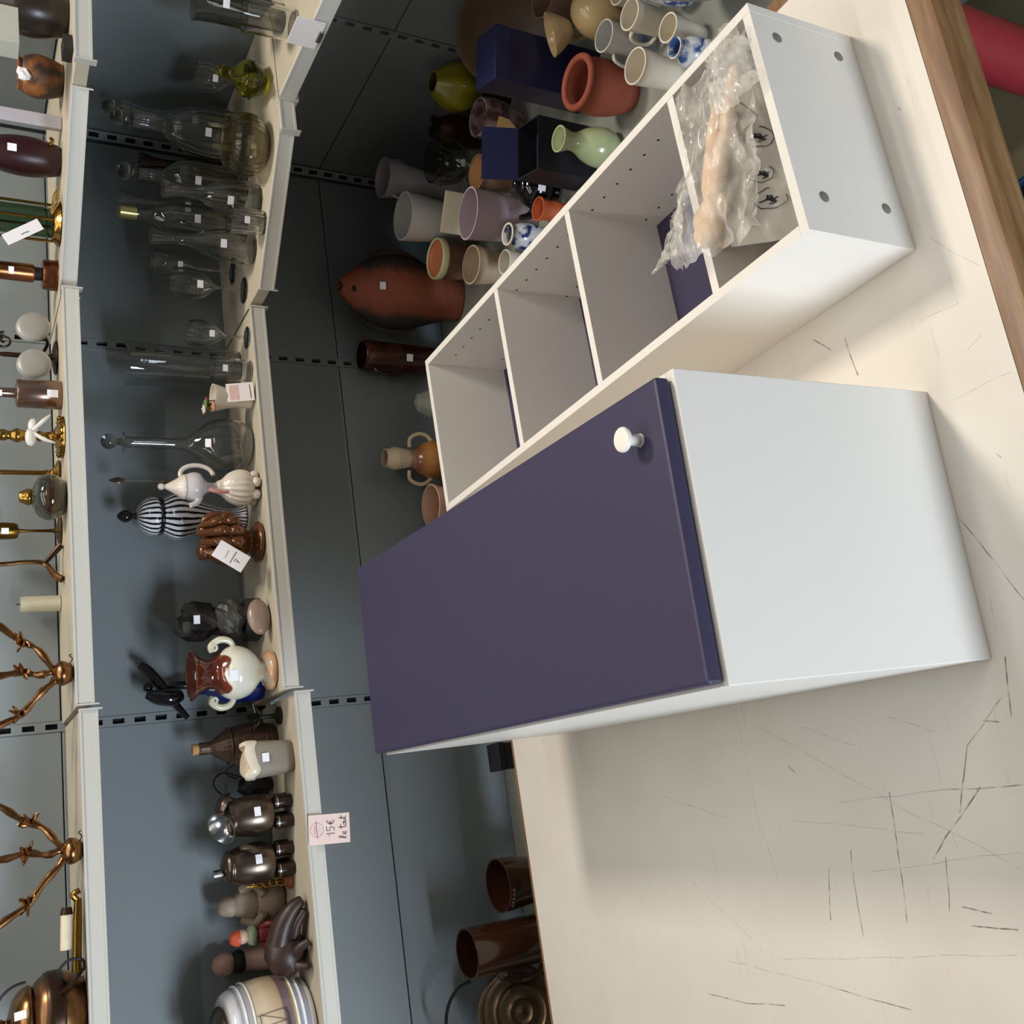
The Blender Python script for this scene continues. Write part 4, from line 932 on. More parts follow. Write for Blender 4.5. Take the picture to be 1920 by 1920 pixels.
def branch_lamp(label, loc, rz, arms, seed):
    t = thing('branch_lamp', label, 'lamp', loc, rz)
    h = MB().lathe(smooth_prof([(0, 0), (.012, 0), (.020, .006), (.026, .016), (.027, .026), (.020, .036), (.010, .042), (0, .043)], 3), 28).build('hub', gilt, t)
    MB().tube([(.016, -.020, .010), (.026, -.028, .004), (.034, -.026, .010), (.038, -.016, .004)], .0012, 6).build('loose_wire', black_matt, h)
    MB().lathe([(.012, .0), (.021, .004), (.021, .009), (.012, .012)], 20).build('ring', dbrass, h)
    r = random.Random(seed)
    for (dx, dy, dz) in arms:
        n = 14; pts = []; rs = []
        for k in range(n+1):
            f = k/n; w = .004*math.sin(f*13+dx*20)
            pts.append((dx*f+w, dy*f+.004*math.cos(f*11), .030+dz*f-.02*math.sin(PI*f)*(1 if dx else 0)))
            rs.append(.0068+.0016*math.sin(f*26)+.001*r.random())
        a = MB().tube(pts, rs, 10).build('arm', gilt, t)
        leaf_cluster(a, pts[-1], seed+int(dx*100)); leaf_cluster(a, pts[int(n*.62)] if dx else pts[int(n*.7)], seed+3+int(dx*100))
        MB().lathe(smooth_prof([(.004, 0), (.016, .006), (.019, .016), (.017, .018), (0, .012)], 3), 20, c=(pts[-1][0], pts[-1][1], pts[-1][2]+.006)).build('drip_cup', gilt, a)
    return t
branch_lamp('gilt twig-armed lamp base nearest the candle tube on the upper shelf', (.275, 1.470, ZU), 0, [(.135, 0, .155), (.010, .01, .16), (-.135, 0, .165)], 5)
branch_lamp('gilt twig-armed lamp base beside the brass sconce on the upper shelf', (-.100, 1.462, ZUL), 0, [(.120, .02, .150), (.008, .01, .16), (-.150, 0, .165)], 11)
t = thing('candle', 'single cream candle tube standing at the back of the upper shelf', 'candle', (.480, 1.675, ZU))
lathe_part('tube', [(.018, 0), (.019, .001), (.0185, .080), (.0175, .088), (.0155, .088), (.0155, .03), (0, .03)], mat('cream_wax', '#d3ceb4', .5), t, k=0)
MB().tube([(0, 0, .0305), (.001, 0, .096)], .0012, 6).build('wick', black_matt, t)
t = thing('bronze_candlestick', 'thin dark bronze candlestick with curled foot right of the candle tube', 'candlestick', (.560, 1.600, ZU))
MB().tube([(-.045, -.02, .004), (-.030, -.01, .020), (0, 0, .040), (.004, 0, .08), (0, 0, .13), (0, 0, .20)], [.009, .008, .006, .005, .0055, .004], 10).build('stem', gilt, t)
MB().tube([(.040, -.02, .004), (.020, -.01, .022), (0, 0, .040)], [.008, .007, .005], 10).build('foot', bronze, t)
MB().lathe(smooth_prof([(.004, .20), (.018, .206), (.020, .214), (0, .213)], 3), 20).build('cup', gilt, t)
t = thing('brass_goblet', 'olive brass goblet on a slender stem with white sticker, upper shelf', 'goblet', (.648, 1.625, ZU))
MB().lathe(smooth_prof([(0, 0), (.034, 0), (.035, .004), (.014, .010), (.0045, .018), (.004, .085), (.010, .092), (.019, .100), (.021, .150), (.022, .190), (.019, .19), (.017, .11), (0, .105)], 3), 28).build('body', dbrass, t)
sticker(t, .0215, .122, .0, .014, .016)
t = thing('oil_lamp', 'small smoky glass oil lamp with brass burner on the upper shelf', 'oil lamp', (.695, 1.510, ZU))
lathe_part('reservoir', [(.034, 0), (.040, .003), (.052, .022), (.054, .040), (.044, .058), (.022, .070), (.016, .074)], ggrey, t, .003, seg=40)
MB().lathe(smooth_prof([(0, .010), (.030, .010), (.040, .025), (.036, .042), (0, .045)], 3), 28).build('oil', gamber, t)
MB().lathe(smooth_prof([(.017, .073), (.020, .078), (.016, .088), (.011, .098), (0, .099)], 3), 24).build('burner', brass, t)
t = thing('brass_rod_stand', 'slim brass rod on a turned foot between oil lamp and candlestick', 'stand', (.790, 1.610, ZU))
MB().lathe(smooth_prof([(0, 0), (.030, 0), (.031, .005), (.016, .012), (.008, .020), (.010, .030), (.006, .040), (.0055, .20), (0, .205)], 3), 24).build('body', brass, t)
t = thing('candlestick', 'brass candlestick with beaded stem tied with a white ribbon', 'candlestick', (.850, 1.520, ZU))
MB().lathe(smooth_prof([(0, 0), (.046, 0), (.048, .004), (.044, .010), (.028, .014), (.014, .024), (.009, .040), (.013, .050), (.009, .062), (.012, .085), (.017, .100), (.010, .115), (.014, .130), (.009, .150), (.018, .190), (0, .192)], 3), 36).build('stem', brass, t)
for k in range(18): 
    a = k*PI/9; MB().ball((.046*math.cos(a), .046*math.sin(a), .008), .005, 10, 8).build('bead', dbrass, t)
rib = mat('white_satin_ribbon', '#cdc8c0', .4)
MB().ball((-.012, -.022, .072), (.022, .010, .012), fn=lump).build('bow_loop', rib, t); MB().ball((.016, -.020, .066), (.020, .009, .011), fn=lump).build('bow_loop', rib, t)
MB().tube([(0, -.024, .068), (-.020, -.034, .045), (-.030, -.036, .020)], [.004, .005, .0015], 8).build('ribbon_end', rib, t)
MB().tube([(.004, -.024, .068), (.026, -.036, .044), (.040, -.038, .030)], [.004, .005, .0015], 8).build('ribbon_end', rib, t)
t = thing('metal_cup', 'brushed copper-grey cylindrical cup with white sticker on the upper shelf', 'cup', (.962, 1.530, ZU))
MB().lathe([(0, 0), (.034, 0), (.035, .002), (.034, .094), (.032, .098), (.012, .102), (.011, .150), (.014, .155), (0, .157)], 36).build('body', mat('brushed_copper_grey', '#8d7468', .25, metal=.9, var=.1), t)
sticker(t, .0355, .022, .1, .018, .024); sticker(t, .0125, .135, -.1, .014, .012)
t = thing('twin_lamp', 'dark bronze wall lamp with two round frosted glass shades', 'lamp', (1.095, 1.600, ZU))
MB().lathe(smooth_prof([(0, 0), (.040, 0), (.040, .005), (.020, .010), (.007, .018), (.006, .120), (0, .122)], 3), 28).build('base', bronze, t)
for sx in (-.038, .062):
    s = MB().lathe(smooth_prof([(0, .006), (.026, .005), (.037, .001), (.040, -.006), (.037, -.013), (.020, -.022), (.010, -.026), (0, -.026)], 3), 36, M=Matrix.Translation((sx, -.040, .056)) @ Matrix.Rotation(PI/2-.25, 4, 'X')).build('glass_shade', frost, t)
    MB().tube([(sx*.2, 0, .030), (sx*.6, -.006, .020), (sx, -.010, .036), (sx, -.018, .054)], .004, 8).build('arm', bronze, s)
MB().tube([(.005+.024*(1-k/26)*math.cos(k*.42)+.030, -.004, .118+.024*(1-k/26)*math.sin(k*.42)) for k in range(24)], .003, 8).build('iron_scroll', bronze, t)
# corner part of the upper shelf
t = thing('copper_holder', 'copper candle holder with dark collar standing on the upper corner shelf', 'candle holder', (1.290, 1.535, ZU))
MB().lathe(smooth_prof([(0, 0), (.036, 0), (.038, .003), (.037, .030), (.030, .034), (0, .035)], 2), 32).build('base', copper, t)
MB().lathe([(0, .035), (.016, .035), (.017, .052), (0, .053)], 24).build('collar', black_matt, t)
MB().lathe([(0, .053), (.022, .053), (.023, .057), (.022, .160), (0, .162)], 28).build('column', copper, t)
sticker(t, .0235, .105, .1, .018, .012)
t = thing('brass_lantern', 'brass and green glass lantern tied with raffia and a price tag', 'lantern', (1.385, 1.448, ZU), -.75)
MB().lathe(smooth_prof([(0, 0), (.050, 0), (.053, .004), (.046, .012), (.040, .018), (0, .019)], 2), 32).build('base', brass, t)
lathe_part('glass_tube', [(.036, .018), (.037, .02), (.036, .17), (.035, .175)], glassm('greenish_glass', '#9fb79a'), t, .0025)
for a in range(4): 
    c, s = .044*math.cos(a*PI/2+.4), .044*math.sin(a*PI/2+.4); MB().tube([(c, s, .016), (c, s, .18)], .0035, 8).build('rod', brass, t)
raf = mat('raffia', '#8a6c34', .7, var=.3)
for k in range(7): MB().tube([(.030, -.045+.004*k, .022), (.056+.002*k, -.055+.010*k, .012+.003*(k % 3)), (.066+.004*k, -.050+.012*k, .006)], .0016, 6).build('raffia_strand', raf, t)
Mt = face_cam((-.020, -.050, .085), -.95, -.1)
tg = MB().box(-.046, .046, -.014, .014, -.0008, 0, Mt).build('price_tag', paper, t, False)
o = MB().ribbon([(-.006, -.004), (.004, -.003), (.014, -.005)], .0022, Mt @ Matrix.Translation((0, 0, .0004))).build('tag_writing', inkgrey, tg, False)
t = thing('red_vase', 'dark wine-red vase with white sticker on the upper corner shelf', 'vase', (1.528, 1.395, ZU))
lathe_part('body', [(.030, 0), (.036, .004), (.046, .05), (.047, .10), (.038, .15), (.028, .185), (.032, .195)], mat('wine_red_glaze', '#2c0f13', .35), t, .003)
MB().tube([(.012, -.043, .028), (.024, -.046, .020), (.034, -.040, .024)], .004, 8).build('gilt_trim', brass, t)
sticker(t, .0475, .110, .35, .018, .02)
t = thing('acrylic_strip', 'pale lilac acrylic strip propped between the red vase and brown pot', 'stand', (1.600, 1.345, ZU), -.3)
MB().box(-.016, .016, -.010, .010, 0, .190).build('strip', mat('lilac_acrylic', '#a9a5ac', .25), t, False, bevel=.002)
t = thing('clay_pot', 'brown clay pot with orange patch and torn white paper, upper corner', 'pot', (1.690, 1.300, ZU))
lathe_part('body', [(.034, 0), (.038, .004), (.048, .035), (.050, .062), (.042, .085), (.036, .092), (.040, .098)], patch('brown_orange_clay', '#3a2a20', '#8a5428', 22, .42, .58, .6), t, .004)
MB().ball((-.025, -.034, .088), (.018, .010, .016), 10, 7, fn=lambda v, q: q*(1+.5*noise.noise(v*4))).build('torn_paper', paper, t, False)
t = thing('dark_vase', 'dark brown vase with brassy rim at the far right of the upper shelf', 'vase', (1.770, 1.175, ZU))
lathe_part('body', [(.040, 0), (.044, .004), (.058, .06), (.056, .11), (.040, .15), (.044, .17)], mat('dark_umber_glaze', '#2c241e', .3), t, .003)
MB().tube(arc((0, 0, .171), .0445, 0, 2*PI, 28, 'xy')[:-1], .0022, 8, True).build('rim', dbrass, t)
t = thing('carton', 'pale card carton standing at the far right of the upper shelf', 'box', (1.640, 1.122, ZU), .12)
MB().box(-.022, .022, -.020, .020, .0, .020).build('foot_block', mat('dark_block', '#2a2724', .6), t, False)
MB().box(-.040, .066, -.024, .024, .020, .24, Matrix.Translation((0, 0, .090)) ).build('card_sleeve', mat('pale_grey_card', '#b9b8aa', .6), t, False, bevel=.001)

# ================================================================== BOTTOM DISPLAY SHELF
ZB = Z_BASE
t = thing('trivet', 'dark brass plate with a hoop handle propped behind the table at the left', 'trivet', (-.648, 1.560, ZB), .1)
MB().box(-.05, .05, .01, .05, 0, .03).build('foot', bronze, t, False, bevel=.004)
Mp = Matrix.Translation((0, .006, .130)) @ Matrix.Rotation(PI/2-.35, 4, 'X')
MB().lathe(smooth_prof([(0, -.004), (.096, -.004), (.108, .002), (.110, .007), (.104, .008), (.092, .002), (.070, .003), (.064, .007), (.058, .003), (.034, .004), (.028, .008), (.020, .004), (.008, .006), (0, .008)], 2), 48, M=Mp).build('plate', mat('old_brass_plate', '#5a4a38', .35, metal=.8, var=.3), t)
MB().tube([(.095*math.cos(a), .050, .235+.085*math.sin(a)) for a in [PI*k/18 for k in range(19)]], .0045, 8).build('hoop_handle', black_matt, t)
t = thing('glass_mug', 'brown glass mug with dark interior behind the table', 'mug', (-.482, 1.545, ZB))
lathe_part('body', [(.056, 0), (.060, .004), (.060, .13), (.061, .255), (.062, .268)], mat('brown_glass', '#3d2418', .12, tr=.25, coat=.3), t, .005, k=2)
MB().tube(arc((-.058, -.01, .130), .030, PI/2, PI*1.5, 14, 'xz', .065), .007, 10).build('handle', mat('brown_glass', '#3d2418'), t)
t = thing('glass_bowl', 'low brown glass bowl beside the brown mug', 'bowl', (-.338, 1.540, ZB))
lathe_part('body', [(.040, 0), (.044, .004), (.058, .06), (.066, .13), (.068, .16)], mat('brown_glass', '#3d2418'), t, .004, k=3)
for k in range(5): 
    a = -2.4+k*.16; MB().ball((.069*math.cos(a), .069*math.sin(a), .150), .006, 10, 8).build('knob', mat('brown_glass', '#3d2418'), t)
t = thing('black_box', 'small black box behind the table next to the navy door', 'box', (-.018, 1.535, ZB))
MB().box(-.034, .034, -.03, .03, 0, .105).build('body', black_matt, t, False, bevel=.002)
MB().box(-.036, .036, -.032, .032, .1055, .125).build('lid', black_matt, t, False, bevel=.002)
t = thing('bowl', 'peach bowl peeking above the navy door', 'bowl', (.722, 1.630, ZB), 0)
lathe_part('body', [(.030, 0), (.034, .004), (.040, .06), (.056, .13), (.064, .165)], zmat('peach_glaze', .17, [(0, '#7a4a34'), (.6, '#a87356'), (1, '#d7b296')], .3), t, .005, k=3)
t = thing('two_handled_vase', 'cream two-handled vase with brown and gold belly behind the shelf unit', 'vase', (.866, 1.630, ZB), -.3)
vm_ = zmat('cream_brown_gold_glaze', .29, [(0, '#6b3a24'), (.45, '#8a5a30'), (.60, '#a8743a'), (.68, '#8a5340'), (.74, '#b08a72'), (.78, '#d8c6ac'), (1, '#d9c3a4')], .15, .4, .06, 30)
lathe_part('body', [(.030, 0), (.036, .005), (.044, .06), (.056, .11), (.056, .15), (.040, .185), (.027, .205), (.030, .235), (.034, .262), (.028, .284), (.027, .292)], vm_, t, .004, seg=40)
for s in (-1, 1): MB().tube([(s*.052, 0, .140), (s*.070, 0, .160), (s*.074, 0, .185), (s*.060, 0, .212), (s*.034, 0, .214)], .0058, 10).build('handle', mat('cream_handle', '#d8c3a2', .25), t)
t = thing('crystal', 'clear crystal paperweight behind the shelf unit', 'paperweight', (1.045, 1.625, ZB))
MB().box(-.035, .035, -.03, .03, 0, .10).build('stand', mat('grey_stand', '#55554f', .6), t, False, bevel=.004)
MB().lathe([(0, .1005), (.030, .101), (.046, .130), (.030, .165), (0, .178)], 8, sq=.8).build('gem', mat('cut_crystal', '#c9cdc4', .08, tr=.6, coat=.3), t, False)
t = thing('vase', 'dark brown cylindrical vase with round sticker beside the clay fish', 'vase', (1.206, 1.662, ZB))
lathe_part('body', [(.036, 0), (.040, .005), (.040, .06), (.044, .12), (.046, .25), (.048, .300), (.044, .312)], patch('mottled_brown_glaze', '#2a1510', '#4a2418', 16, .4, .6, .25), t, .004)
MB().tube([(-.046, -.01, .28), (-.062, -.014, .26), (-.062, -.014, .20), (-.046, -.01, .17)], .006, 10).build('handle', mat('brown_handle', '#2f1a14', .3), t)
sticker(t, .0465, .175, .1, .022, .02)
# standing clay fish
m, nt, b = newmat('smoke_fired_clay')
tc = N(nt, 'ShaderNodeTexCoord'); sx = N(nt, 'ShaderNodeSeparateXYZ'); nt.links.new(tc.outputs['Object'], sx.inputs[0])
ab = N(nt, 'ShaderNodeMath', operation='ABSOLUTE'); nt.links.new(sx.outputs['X'], ab.inputs[0])
no = N(nt, 'ShaderNodeTexNoise'); no.inputs['Scale'].default_value = 18; no.inputs['Detail'].default_value = 4; nt.links.new(tc.outputs['Object'], no.inputs['Vector'])
ma = N(nt, 'ShaderNodeMath', operation='MULTIPLY_ADD'); ma.inputs[1].default_value = .05; nt.links.new(no.outputs['Fac'], ma.inputs[0]); nt.links.new(ab.outputs[0], ma.inputs[2])
dv = N(nt, 'ShaderNodeMath', operation='DIVIDE'); dv.inputs[1].default_value = .14; nt.links.new(ma.outputs[0], dv.inputs[0])
r = ramp(nt, [(.30, '#8f4c34'), (.56, '#80412c'), (.66, '#523024'), (.74, '#2c231f'), (1, '#231d1b')]); nt.links.new(dv.outputs[0], r.inputs[0]); nt.links.new(r.outputs[0], b.inputs['Base Color']); b.inputs['Roughness'].default_value = .6
vo = N(nt, 'ShaderNodeTexVoronoi'); vo.inputs['Scale'].default_value = 70; nt.links.new(tc.outputs['Object'], vo.inputs['Vector'])
bp = N(nt, 'ShaderNodeBump'); bp.inputs['Strength'].default_value = .35; bp.inputs['Distance'].default_value = .003; nt.links.new(vo.outputs['Distance'], bp.inputs['Height']); nt.links.new(bp.outputs[0], b.inputs['Normal'])
t = thing('clay_fish', 'large terracotta fish vase standing upright with dark smoked edges', 'vase', (1.378, 1.570, ZB), -.5)
pr = smooth_prof([(.058, 0), (.064, .006), (.066, .03), (.078, .08), (.100, .15), (.112, .21), (.106, .27), (.080, .325), (.050, .365), (.028, .390), (.012, .402), (0, .404)], 4)
MB().lathe([(0, 0)]+pr, 48, sq=.55).build('body', m, t)
finm = mat('smoked_clay_fin', '#2a211e', .7, var=.2)
for s in (-1, 1):
    pts = [(s*.100, .14), (s*.124, .20), (s*.122, .27), (s*.100, .32), (s*.092, .30), (s*.108, .22)]
    pts = pts if s > 0 else pts[::-1]
    MB().prism(pts, -.008, .008, Matrix(((1, 0, 0, 0), (0, 0, -1, 0), (0, 1, 0, 0), (0, 0, 0, 1)))).build('fin', finm, t, False, bevel=.003)
MB().ball((-.004, -.0325, .362), (.009, .005, .006), 10, 8).build('eye', black_matt, t)
MB().tube([(-.012, -.010, .400), (0, -.018, .397), (.012, -.010, .400)], .004, 8).build('mouth', finm, t)
sticker(t, .063, .285, .25, .022, .018, tilt=.25)
# row of bowls in front of the fish
t = thing('orange_bowl', 'deep bowl with orange inside and pale yellow rim, in front of the clay fish', 'bowl', (1.402, 1.395, ZB))
lathe_part('body', [(.042, 0), (.046, .004), (.050, .05), (.056, .12), (.058, .142)], mat('brown_outside_glaze', '#6b4a3a', .4), t, None, k=2)
MB().lathe(smooth_prof([(.0565, .140), (.0600, .146), (.0600, .160), (.0560, .164), (.0530, .160)], 3), 40).build('rim', mat('pale_yellow_glaze', '#cfcf9c', .3), t)
MB().lathe(smooth_prof([(.0535, .161), (.050, .152), (.030, .1435), (0, .1425)], 3)[::-1], 40).build('inside', mat('orange_glaze', '#c97a52', .4), t)
t = thing('cream_bowl', 'plain cream clay bowl between the orange bowl and the small cup', 'bowl', (1.318, 1.272, ZB))
lathe_part('body', [(.034, 0), (.038, .004), (.046, .05), (.054, .10), (.055, .118)], mat('sand_clay', '#b59f84', .6), t, .005, k=2)
t = thing('small_cup', 'small cream cup nearest the corner of the shelf unit', 'cup', (1.262, 1.150, ZB))
lathe_part('body', [(.024, 0), (.027, .004), (.032, .05), (.034, .085)], zmat('cream_cup_blue_band', .085, [(0, '#c9c2b2'), (.5, '#8d98a8'), (.6, '#cfc9bb'), (1, '#d8d0c0')], .3), t, .004, k=2)
# tall pale pots
t = thing('flower_pot', 'tall tapered white pot beside the lilac planter', 'pot', (1.532, 1.400, ZB))
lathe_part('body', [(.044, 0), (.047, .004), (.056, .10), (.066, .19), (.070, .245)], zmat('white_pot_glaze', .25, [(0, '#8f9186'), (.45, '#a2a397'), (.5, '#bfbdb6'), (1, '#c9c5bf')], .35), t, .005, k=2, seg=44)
t = thing('pitcher', 'white pitcher with rope handles at the back of the corner', 'pitcher', (1.690, 1.450, ZB))
lathe_part('body', [(.034, 0), (.044, .006), (.040, .02), (.030, .06), (.034, .11), (.046, .18), (.054, .24), (.060, .270)], mat('lilac_white_glaze', '#b3aab2', .3, var=.06), t, .005, k=3)
for s in (-1, 1): MB().tube([(s*.046, 0, .19), (s*.062, -.004, .20), (s*.066, -.004, .225), (s*.054, 0, .245)], .0045, 8).build('handle', mat('lilac_white_glaze', '#b3aab2'), t)
t = thing('ceramic_tile', 'cream ceramic tile sign with rounded corners and dark lettering', 'sign', (1.470, 1.260, ZB), -.62)
Mt = Matrix.Translation((0, 0, .105)) @ Matrix.Rotation(PI/2-.20, 4, 'X')
MB().box(-.058, .058, -.100, .080, -.004, .004, Mt).build('tile', mat('cream_tile', '#d6cbb0', .25), t, False, bevel=.0035)
mb = MB(); Mi = Mt @ Matrix.Translation((0, 0, .0046))
mb.ribbon([(-.036, -.004), (-.030, .010), (-.026, -.002), (-.016, .004), (-.010, -.004), (.004, .006), (.010, -.003), (.022, .008), (.030, -.002)], .0040, Mi); mb.ribbon([(-.040, -.012), (-.034, -.010)], .004, Mi)
o = mb.build('lettering', ink, t, False); o['kind'] = 'stuff'
t = thing('planter', 'lilac matt oval planter in front of the tile sign', 'planter', (1.372, 1.115, ZB), -.6)
lathe_part('body', [(.050, 0), (.053, .004), (.060, .09), (.068, .185), (.070, .196)], mat('lilac_matt_glaze', '#a18e95', .5, var=.05), t, .005, k=2, sq=.8, seg=44)
t = thing('goblet', 'large clear glass goblet with white sticker in the dark corner', 'goblet', (1.610, 1.225, ZB))
lathe_part('bowl', [(.044, 0), (.046, .003), (.012, .010), (.006, .03), (.006, .075), (.020, .095), (.052, .135), (.066, .180), (.064, .215)], ggrey, t, .0028)
sticker(t, .060, .150, .1, .02, .014, tilt=-.4)
t = thing('pink_bowl', 'mauve crackle-glazed bowl below the yellow glass shade', 'bowl', (1.652, 1.070, ZB))
lathe_part('body', [(.024, 0), (.028, .004), (.046, .05), (.056, .10), (.053, .145)], patch('mauve_crackle', '#5a4038', '#a08688', 30, .42, .58, .25), t, .006)
t = thing('peach_cup', 'peach cup with orange inside beside the glass goblet', 'cup', (1.505, 1.112, ZB))
lathe_part('body', [(.030, 0), (.034, .004), (.040, .06), (.046, .12), (.048, .152)], mat('mauve_brown_glaze', '#8a6a56', .35), t, .004, k=2)
MB().lathe([(.0436, .150), (.040, .06), (.034, .02), (0, .018), (0, .0185), (.0335, .0205), (.0395, .0605), (.0430, .150)], 32).build('lining', mat('peach_lining', '#cf9a68', .4), t)
t = thing('cardboard_cutout', 'tan cardboard vase-shaped cut-out leaning behind the open navy box', 'cut-out', (1.520, .985, ZB), -.9)
pts = [(-.055, 0), (.055, 0), (.050, .02), (.022, .05), (.024, .085), (.050, .12), (.052, .150), (-.052, .150), (-.050, .12), (-.024, .085), (-.022, .05), (-.050, .02)]
MB().prism(pts, -.002, .002, Matrix.Rotation(PI/2-.25, 4, 'X')).build('card', mat('tan_card', '#c19a66', .7), t, False)
# navy gift boxes
nbm = patch('navy_box_card', '#191a3c', '#1f2148', 12, .3, .7, .35)
t = thing('gift_box', 'tall navy blue gift box with faint gold lettering standing in the corner', 'box', (1.558, .760, ZB), -.35)
MB().box(-.062, .062, -.048, .048, 0, .292).build('body', nbm, t, False, bevel=.0015)
MB().box(-.0635, .0635, -.0495, .0495, .255, .294).build('lid', nbm, t, False, bevel=.0015)
gold = mat('gold_print', '#6e6248', .4, metal=.4)
mb = MB(); Mi = Matrix.Translation((-.0628, 0, .20)) @ Matrix(((0, 0, -1, 0), (-1, 0, 0, 0), (0, 1, 0, 0), (0, 0, 0, 1)))
for k in range(8): mb.ribbon([(-.028+k*.007, 0), (-.026+k*.007, .006), (-.024+k*.007, 0)], .001, Mi)
o = mb.build('gold_lettering', gold, t, False); o['kind'] = 'stuff'
t = thing('open_box', 'open dark navy presentation box with flap, beside the green vase', 'box', (1.382, .830, ZB), -.30)
db = mat('black_navy_card', '#15161f', .5)
mb = MB().box(-.065, .065, -.05, .05, 0, .004).box(-.065, -.062, -.05, .05, .004, .17).box(.062, .065, -.05, .05, .004, .17).box(-.062, .062, -.05, -.047, .004, .17).box(-.062, .062, .047, .05, .004, .17)
mb.build('body', db, t, False)
MB().box(-.065, .065, 0, .09, -.0015, .0015, Matrix.Translation((0, .0505, .170)) @ Matrix.Rotation(1.2, 4, 'X')).build('flap', nbm, t, False)
MB().box(-.055, .055, -.042, .042, .005, .12).build('liner', db, t, False)
t = thing('plate', 'large brown pottery plate standing on edge behind the navy box', 'plate', (1.770, .900, ZB), 0)
MB().lathe(smooth_prof([(0, 0), (.050, 0), (.085, .006), (.125, .022), (.130, .026), (.124, .028), (.084, .012), (.05, .006), (0, .006)], 2), 48, M=Matrix.Translation((.02, 0, .1285)) @ Matrix.Rotation(.62, 4, 'Z') @ Matrix.Rotation(-PI/2+.45, 4, 'Y')).build('dish', mat('brown_pottery', '#5a4634', .45, var=.2), t)
MB().tube([(.056, -.02, .002), (.056, .02, .002)], .002, 8).build('stand_bar', bronze, t)
t = thing('tulip_glass', 'yellow tulip-shaped glass on a dark foot standing in the corner', 'glass', (1.790, 1.130, ZB))
MB().lathe([(0, 0), (.030, 0), (.030, .006), (.008, .012), (.008, .085), (0, .085)], 20).build('stand', bronze, t)
lathe_part('shade', [(.012, .0855), (.022, .088), (.050, .115), (.066, .150), (.062, .185), (.044, .215), (.030, .235)], mat('yellow_glass_shade', '#8f8418', .25, tr=.25, var=.2), t, .004, rib=.05, nrib=6, seg=48)
t = thing('maroon_vase', 'dark maroon vase in deep shade below the yellow glass shade', 'vase', (1.765, 1.275, ZB))
lathe_part('body', [(.030, 0), (.036, .004), (.046, .06), (.044, .12), (.028, .16), (.032, .175)], mat('maroon_glaze', '#2e1414', .35), t, .004)
t = thing('shell_pitcher', 'cream shell-shaped pitcher with large open lip and rounded body', 'pitcher', (1.572, .575, ZB), .3)
creamy = mat('ochre_cream_glaze', '#c2a778', .25, coat=.3, var=.08)
MB().ball((0, -.012, .090), (.062, .058, .075)).build('body', creamy, t)
MB().lathe([(0, 0), (.036, 0), (.038, .004), (.030, .022), (0, .023)], 28).build('foot', creamy, t)
MB().lathe(vessel(smooth_prof([(.020, 0), (.030, .012), (.044, .034), (.050, .050)], 3), .004), 36, M=Matrix.Translation((.0, .040, .145)) @ Matrix.Rotation(-.55, 4, 'X')).build('lip', creamy, t)
MB().tube([(.020, .040, .13), (.028, .068, .14), (.030, .072, .10), (.024, .044, .07)], .007, 10).build('handle', creamy, t)
t = thing('clay_cup', 'brown-mauve clay cup between navy box and shell pitcher', 'cup', (1.680, .655, ZB))
lathe_part('body', [(.034, 0), (.037, .004), (.044, .08), (.050, .165), (.050, .175)], mat('mauve_clay', '#7a6150', .5), t, .004, k=2)
t = thing('terracotta_pot', 'thick-rimmed terracotta flower pot in front of the navy gift box', 'pot', (1.415, .618, ZB))
MB().lathe(vessel(smooth_prof([(.034, 0), (.040, .005), (.058, .055), (.064, .095), (.060, .130), (.062, .150)], 4), .014, .02), 44).build('body', terra, t)
MB().tube(arc((0, 0, .149), .056, 0, 2*PI, 40, 'xy')[:-1], .0085, 12, True).build('rim', terra, t)
t = thing('green_vase', 'pale celadon green bottle vase beside the terracotta pot', 'vase', (1.330, .715, ZB))
lathe_part('body', [(.030, 0), (.036, .004), (.046, .030), (.047, .055), (.038, .085), (.025, .110), (.022, .130), (.029, .152), (.031, .160)], mat('celadon_glaze', '#a9b488', .18, coat=.5, var=.08), t, .004)
# cups and mugs
cupw = zmat('white_blue_cup_glaze', .12, [(0, '#aeb2b8'), (.35, '#5d6c93'), (.5, '#b9bcc0'), (1, '#c6c4bc')], .2, .4, .12, 50)
def mug(label, loc, R, H, m=None, handle=0, name='cup', blue=False):
    t = thing(name, label, 'cup', loc, 0, None)
    lathe_part('body', [(R*.72, 0), (R*.78, .003), (R*.86, H*.4), (R*.97, H*.85), (R, H)], m or cream_gl, t, .0035, k=2, seg=32)
    if handle is not None:
        c, s = math.cos(handle), math.sin(handle)
        MB().tube([(c*(R*.9+q[0]), s*(R*.9+q[0]), q[1]) for q in ((0, H*.25), (.018, H*.32), (.024, H*.55), (.016, H*.75), (.002, H*.78))], .0042, 8).build('handle', m or cream_gl, t)
    return t
mug('white cup with dark inside directly behind the terracotta pot', (1.470, .522, ZB), .036, .130, cupw, 2.8)
mug('tall cream cup beside the blue-patterned jar', (1.462, .440, ZB), .034, .118, None, 2.0)
mug('pale cup with cream rim standing just behind the plastic bag', (1.336, .452, ZB), .039, .122, None, .4)
mug('small white cup nearest the grey basin', (1.372, .365, ZB), .031, .090, None, 1.2)
mug('cream cup tucked in behind the blue-patterned jar', (1.556, .470, ZB), .032, .108, None, -.5)
t = thing('patterned_jar', 'small jar with blue and white pattern at the right edge', 'jar', (1.492, .360, ZB))
lathe_part('body', [(.030, 0), (.034, .004), (.044, .05), (.045, .10), (.034, .14), (.028, .150), (.030, .158)], patch('blue_white_pattern', '#2d4d8c', '#d4d8dc', 55, .45, .55, .2), t, .004)
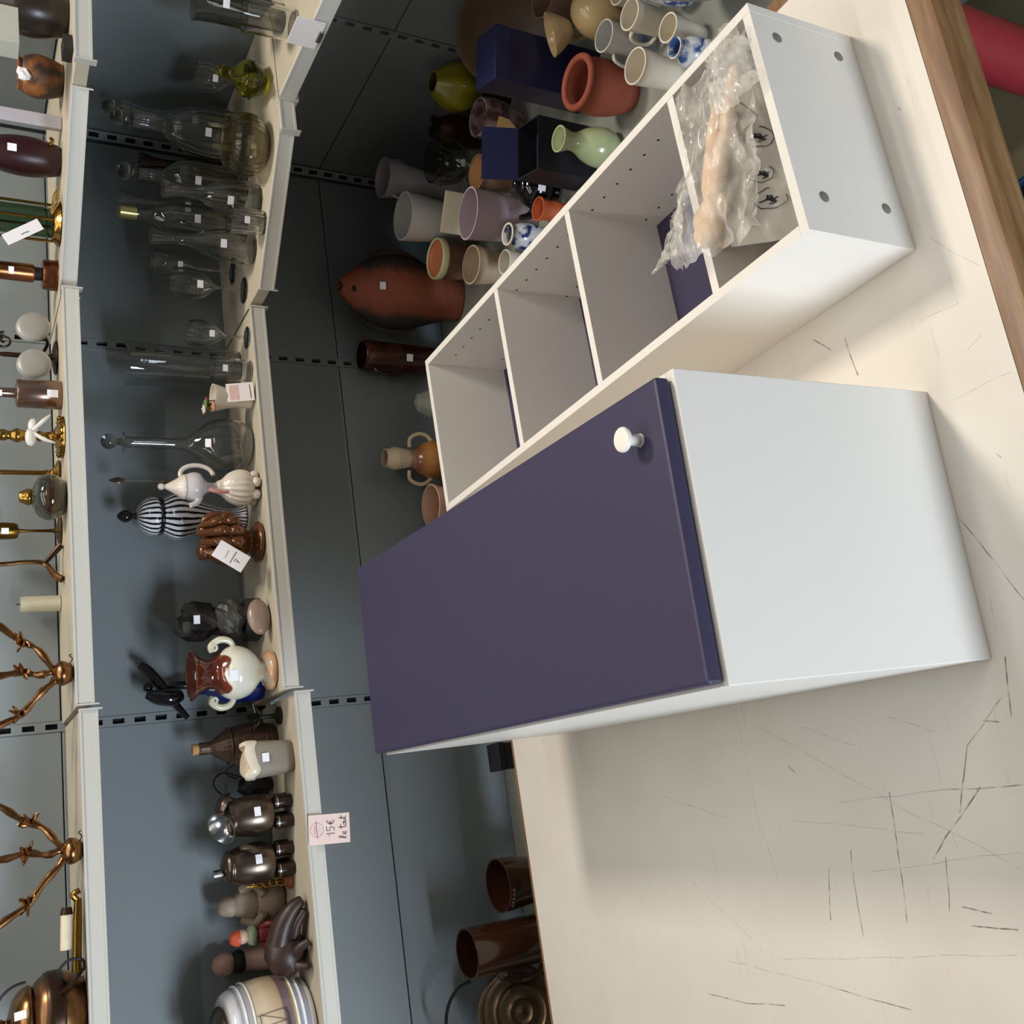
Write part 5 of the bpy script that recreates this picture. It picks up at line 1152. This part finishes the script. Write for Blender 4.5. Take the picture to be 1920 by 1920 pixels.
t = thing('basin', 'large pale grey ceramic basin at the right edge behind the shelf unit', 'basin', (1.420, .185, ZB))
lathe_part('body', [(.060, 0), (.066, .005), (.100, .08), (.118, .15), (.122, .185)], mat('pale_grey_glaze', '#9aa0a2', .35, var=.06), t, .006, k=3, seg=48)
t = thing('blue_vase', 'small blue and white vase beside the rim of the shelf unit', 'vase', (1.290, .335, ZB))
lathe_part('body', [(.022, 0), (.026, .004), (.034, .04), (.030, .08), (.018, .10), (.022, .115)], patch('blue_splash', '#3c5f9e', '#d9dde2', 40, .42, .55, .2), t, .003)
# black teapot
t = thing('teapot', 'glossy black teapot with white sticker close to the shelf unit', 'teapot', (1.392, .985, ZB), -.5)
MB().ball((0, 0, .058), (.056, .052, .050)).build('body', black_gloss, t)
MB().lathe([(0, 0), (.032, 0), (.034, .003), (.030, .014), (0, .015)], 28).build('foot', black_gloss, t)
MB().lathe(smooth_prof([(0, .104), (.026, .103), (.024, .110), (.008, .116), (.010, .124), (0, .129)], 3), 28).build('lid', black_gloss, t)
MB().tube([(-.048, 0, .050), (-.072, 0, .066), (-.082, 0, .095)], [.014, .010, .007], 12).build('spout', black_gloss, t)
MB().tube([(.048, 0, .080), (.072, 0, .086), (.076, 0, .056), (.050, 0, .036)], .006, 10).build('handle', black_gloss, t)
sticker(t, .056, .070, .1, .022, .020, tilt=.3)
t = thing('orange_pot', 'tiny orange terracotta pot touching the rim line of the shelf unit', 'pot', (1.298, .945, ZB))
lathe_part('body', [(.020, 0), (.023, .003), (.027, .04), (.025, .065), (.030, .085), (.031, .090)], mat('orange_terracotta', '#b5552f', .6, var=.1), t, .004)
t = thing('blue_jar', 'small white jar with cobalt blobs beside the planter', 'jar', (1.285, 1.055, ZB))
lathe_part('body', [(.024, 0), (.028, .004), (.036, .045), (.034, .085), (.025, .110), (.029, .122)], patch('cobalt_blobs', '#26326e', '#c5c9cc', 34, .44, .54, .18), t, .004)
MB().tube(arc((0, 0, .1215), .0275, 0, 2*PI, 30, 'xy')[:-1], .003, 8, True).build('rim', cream_gl, t)
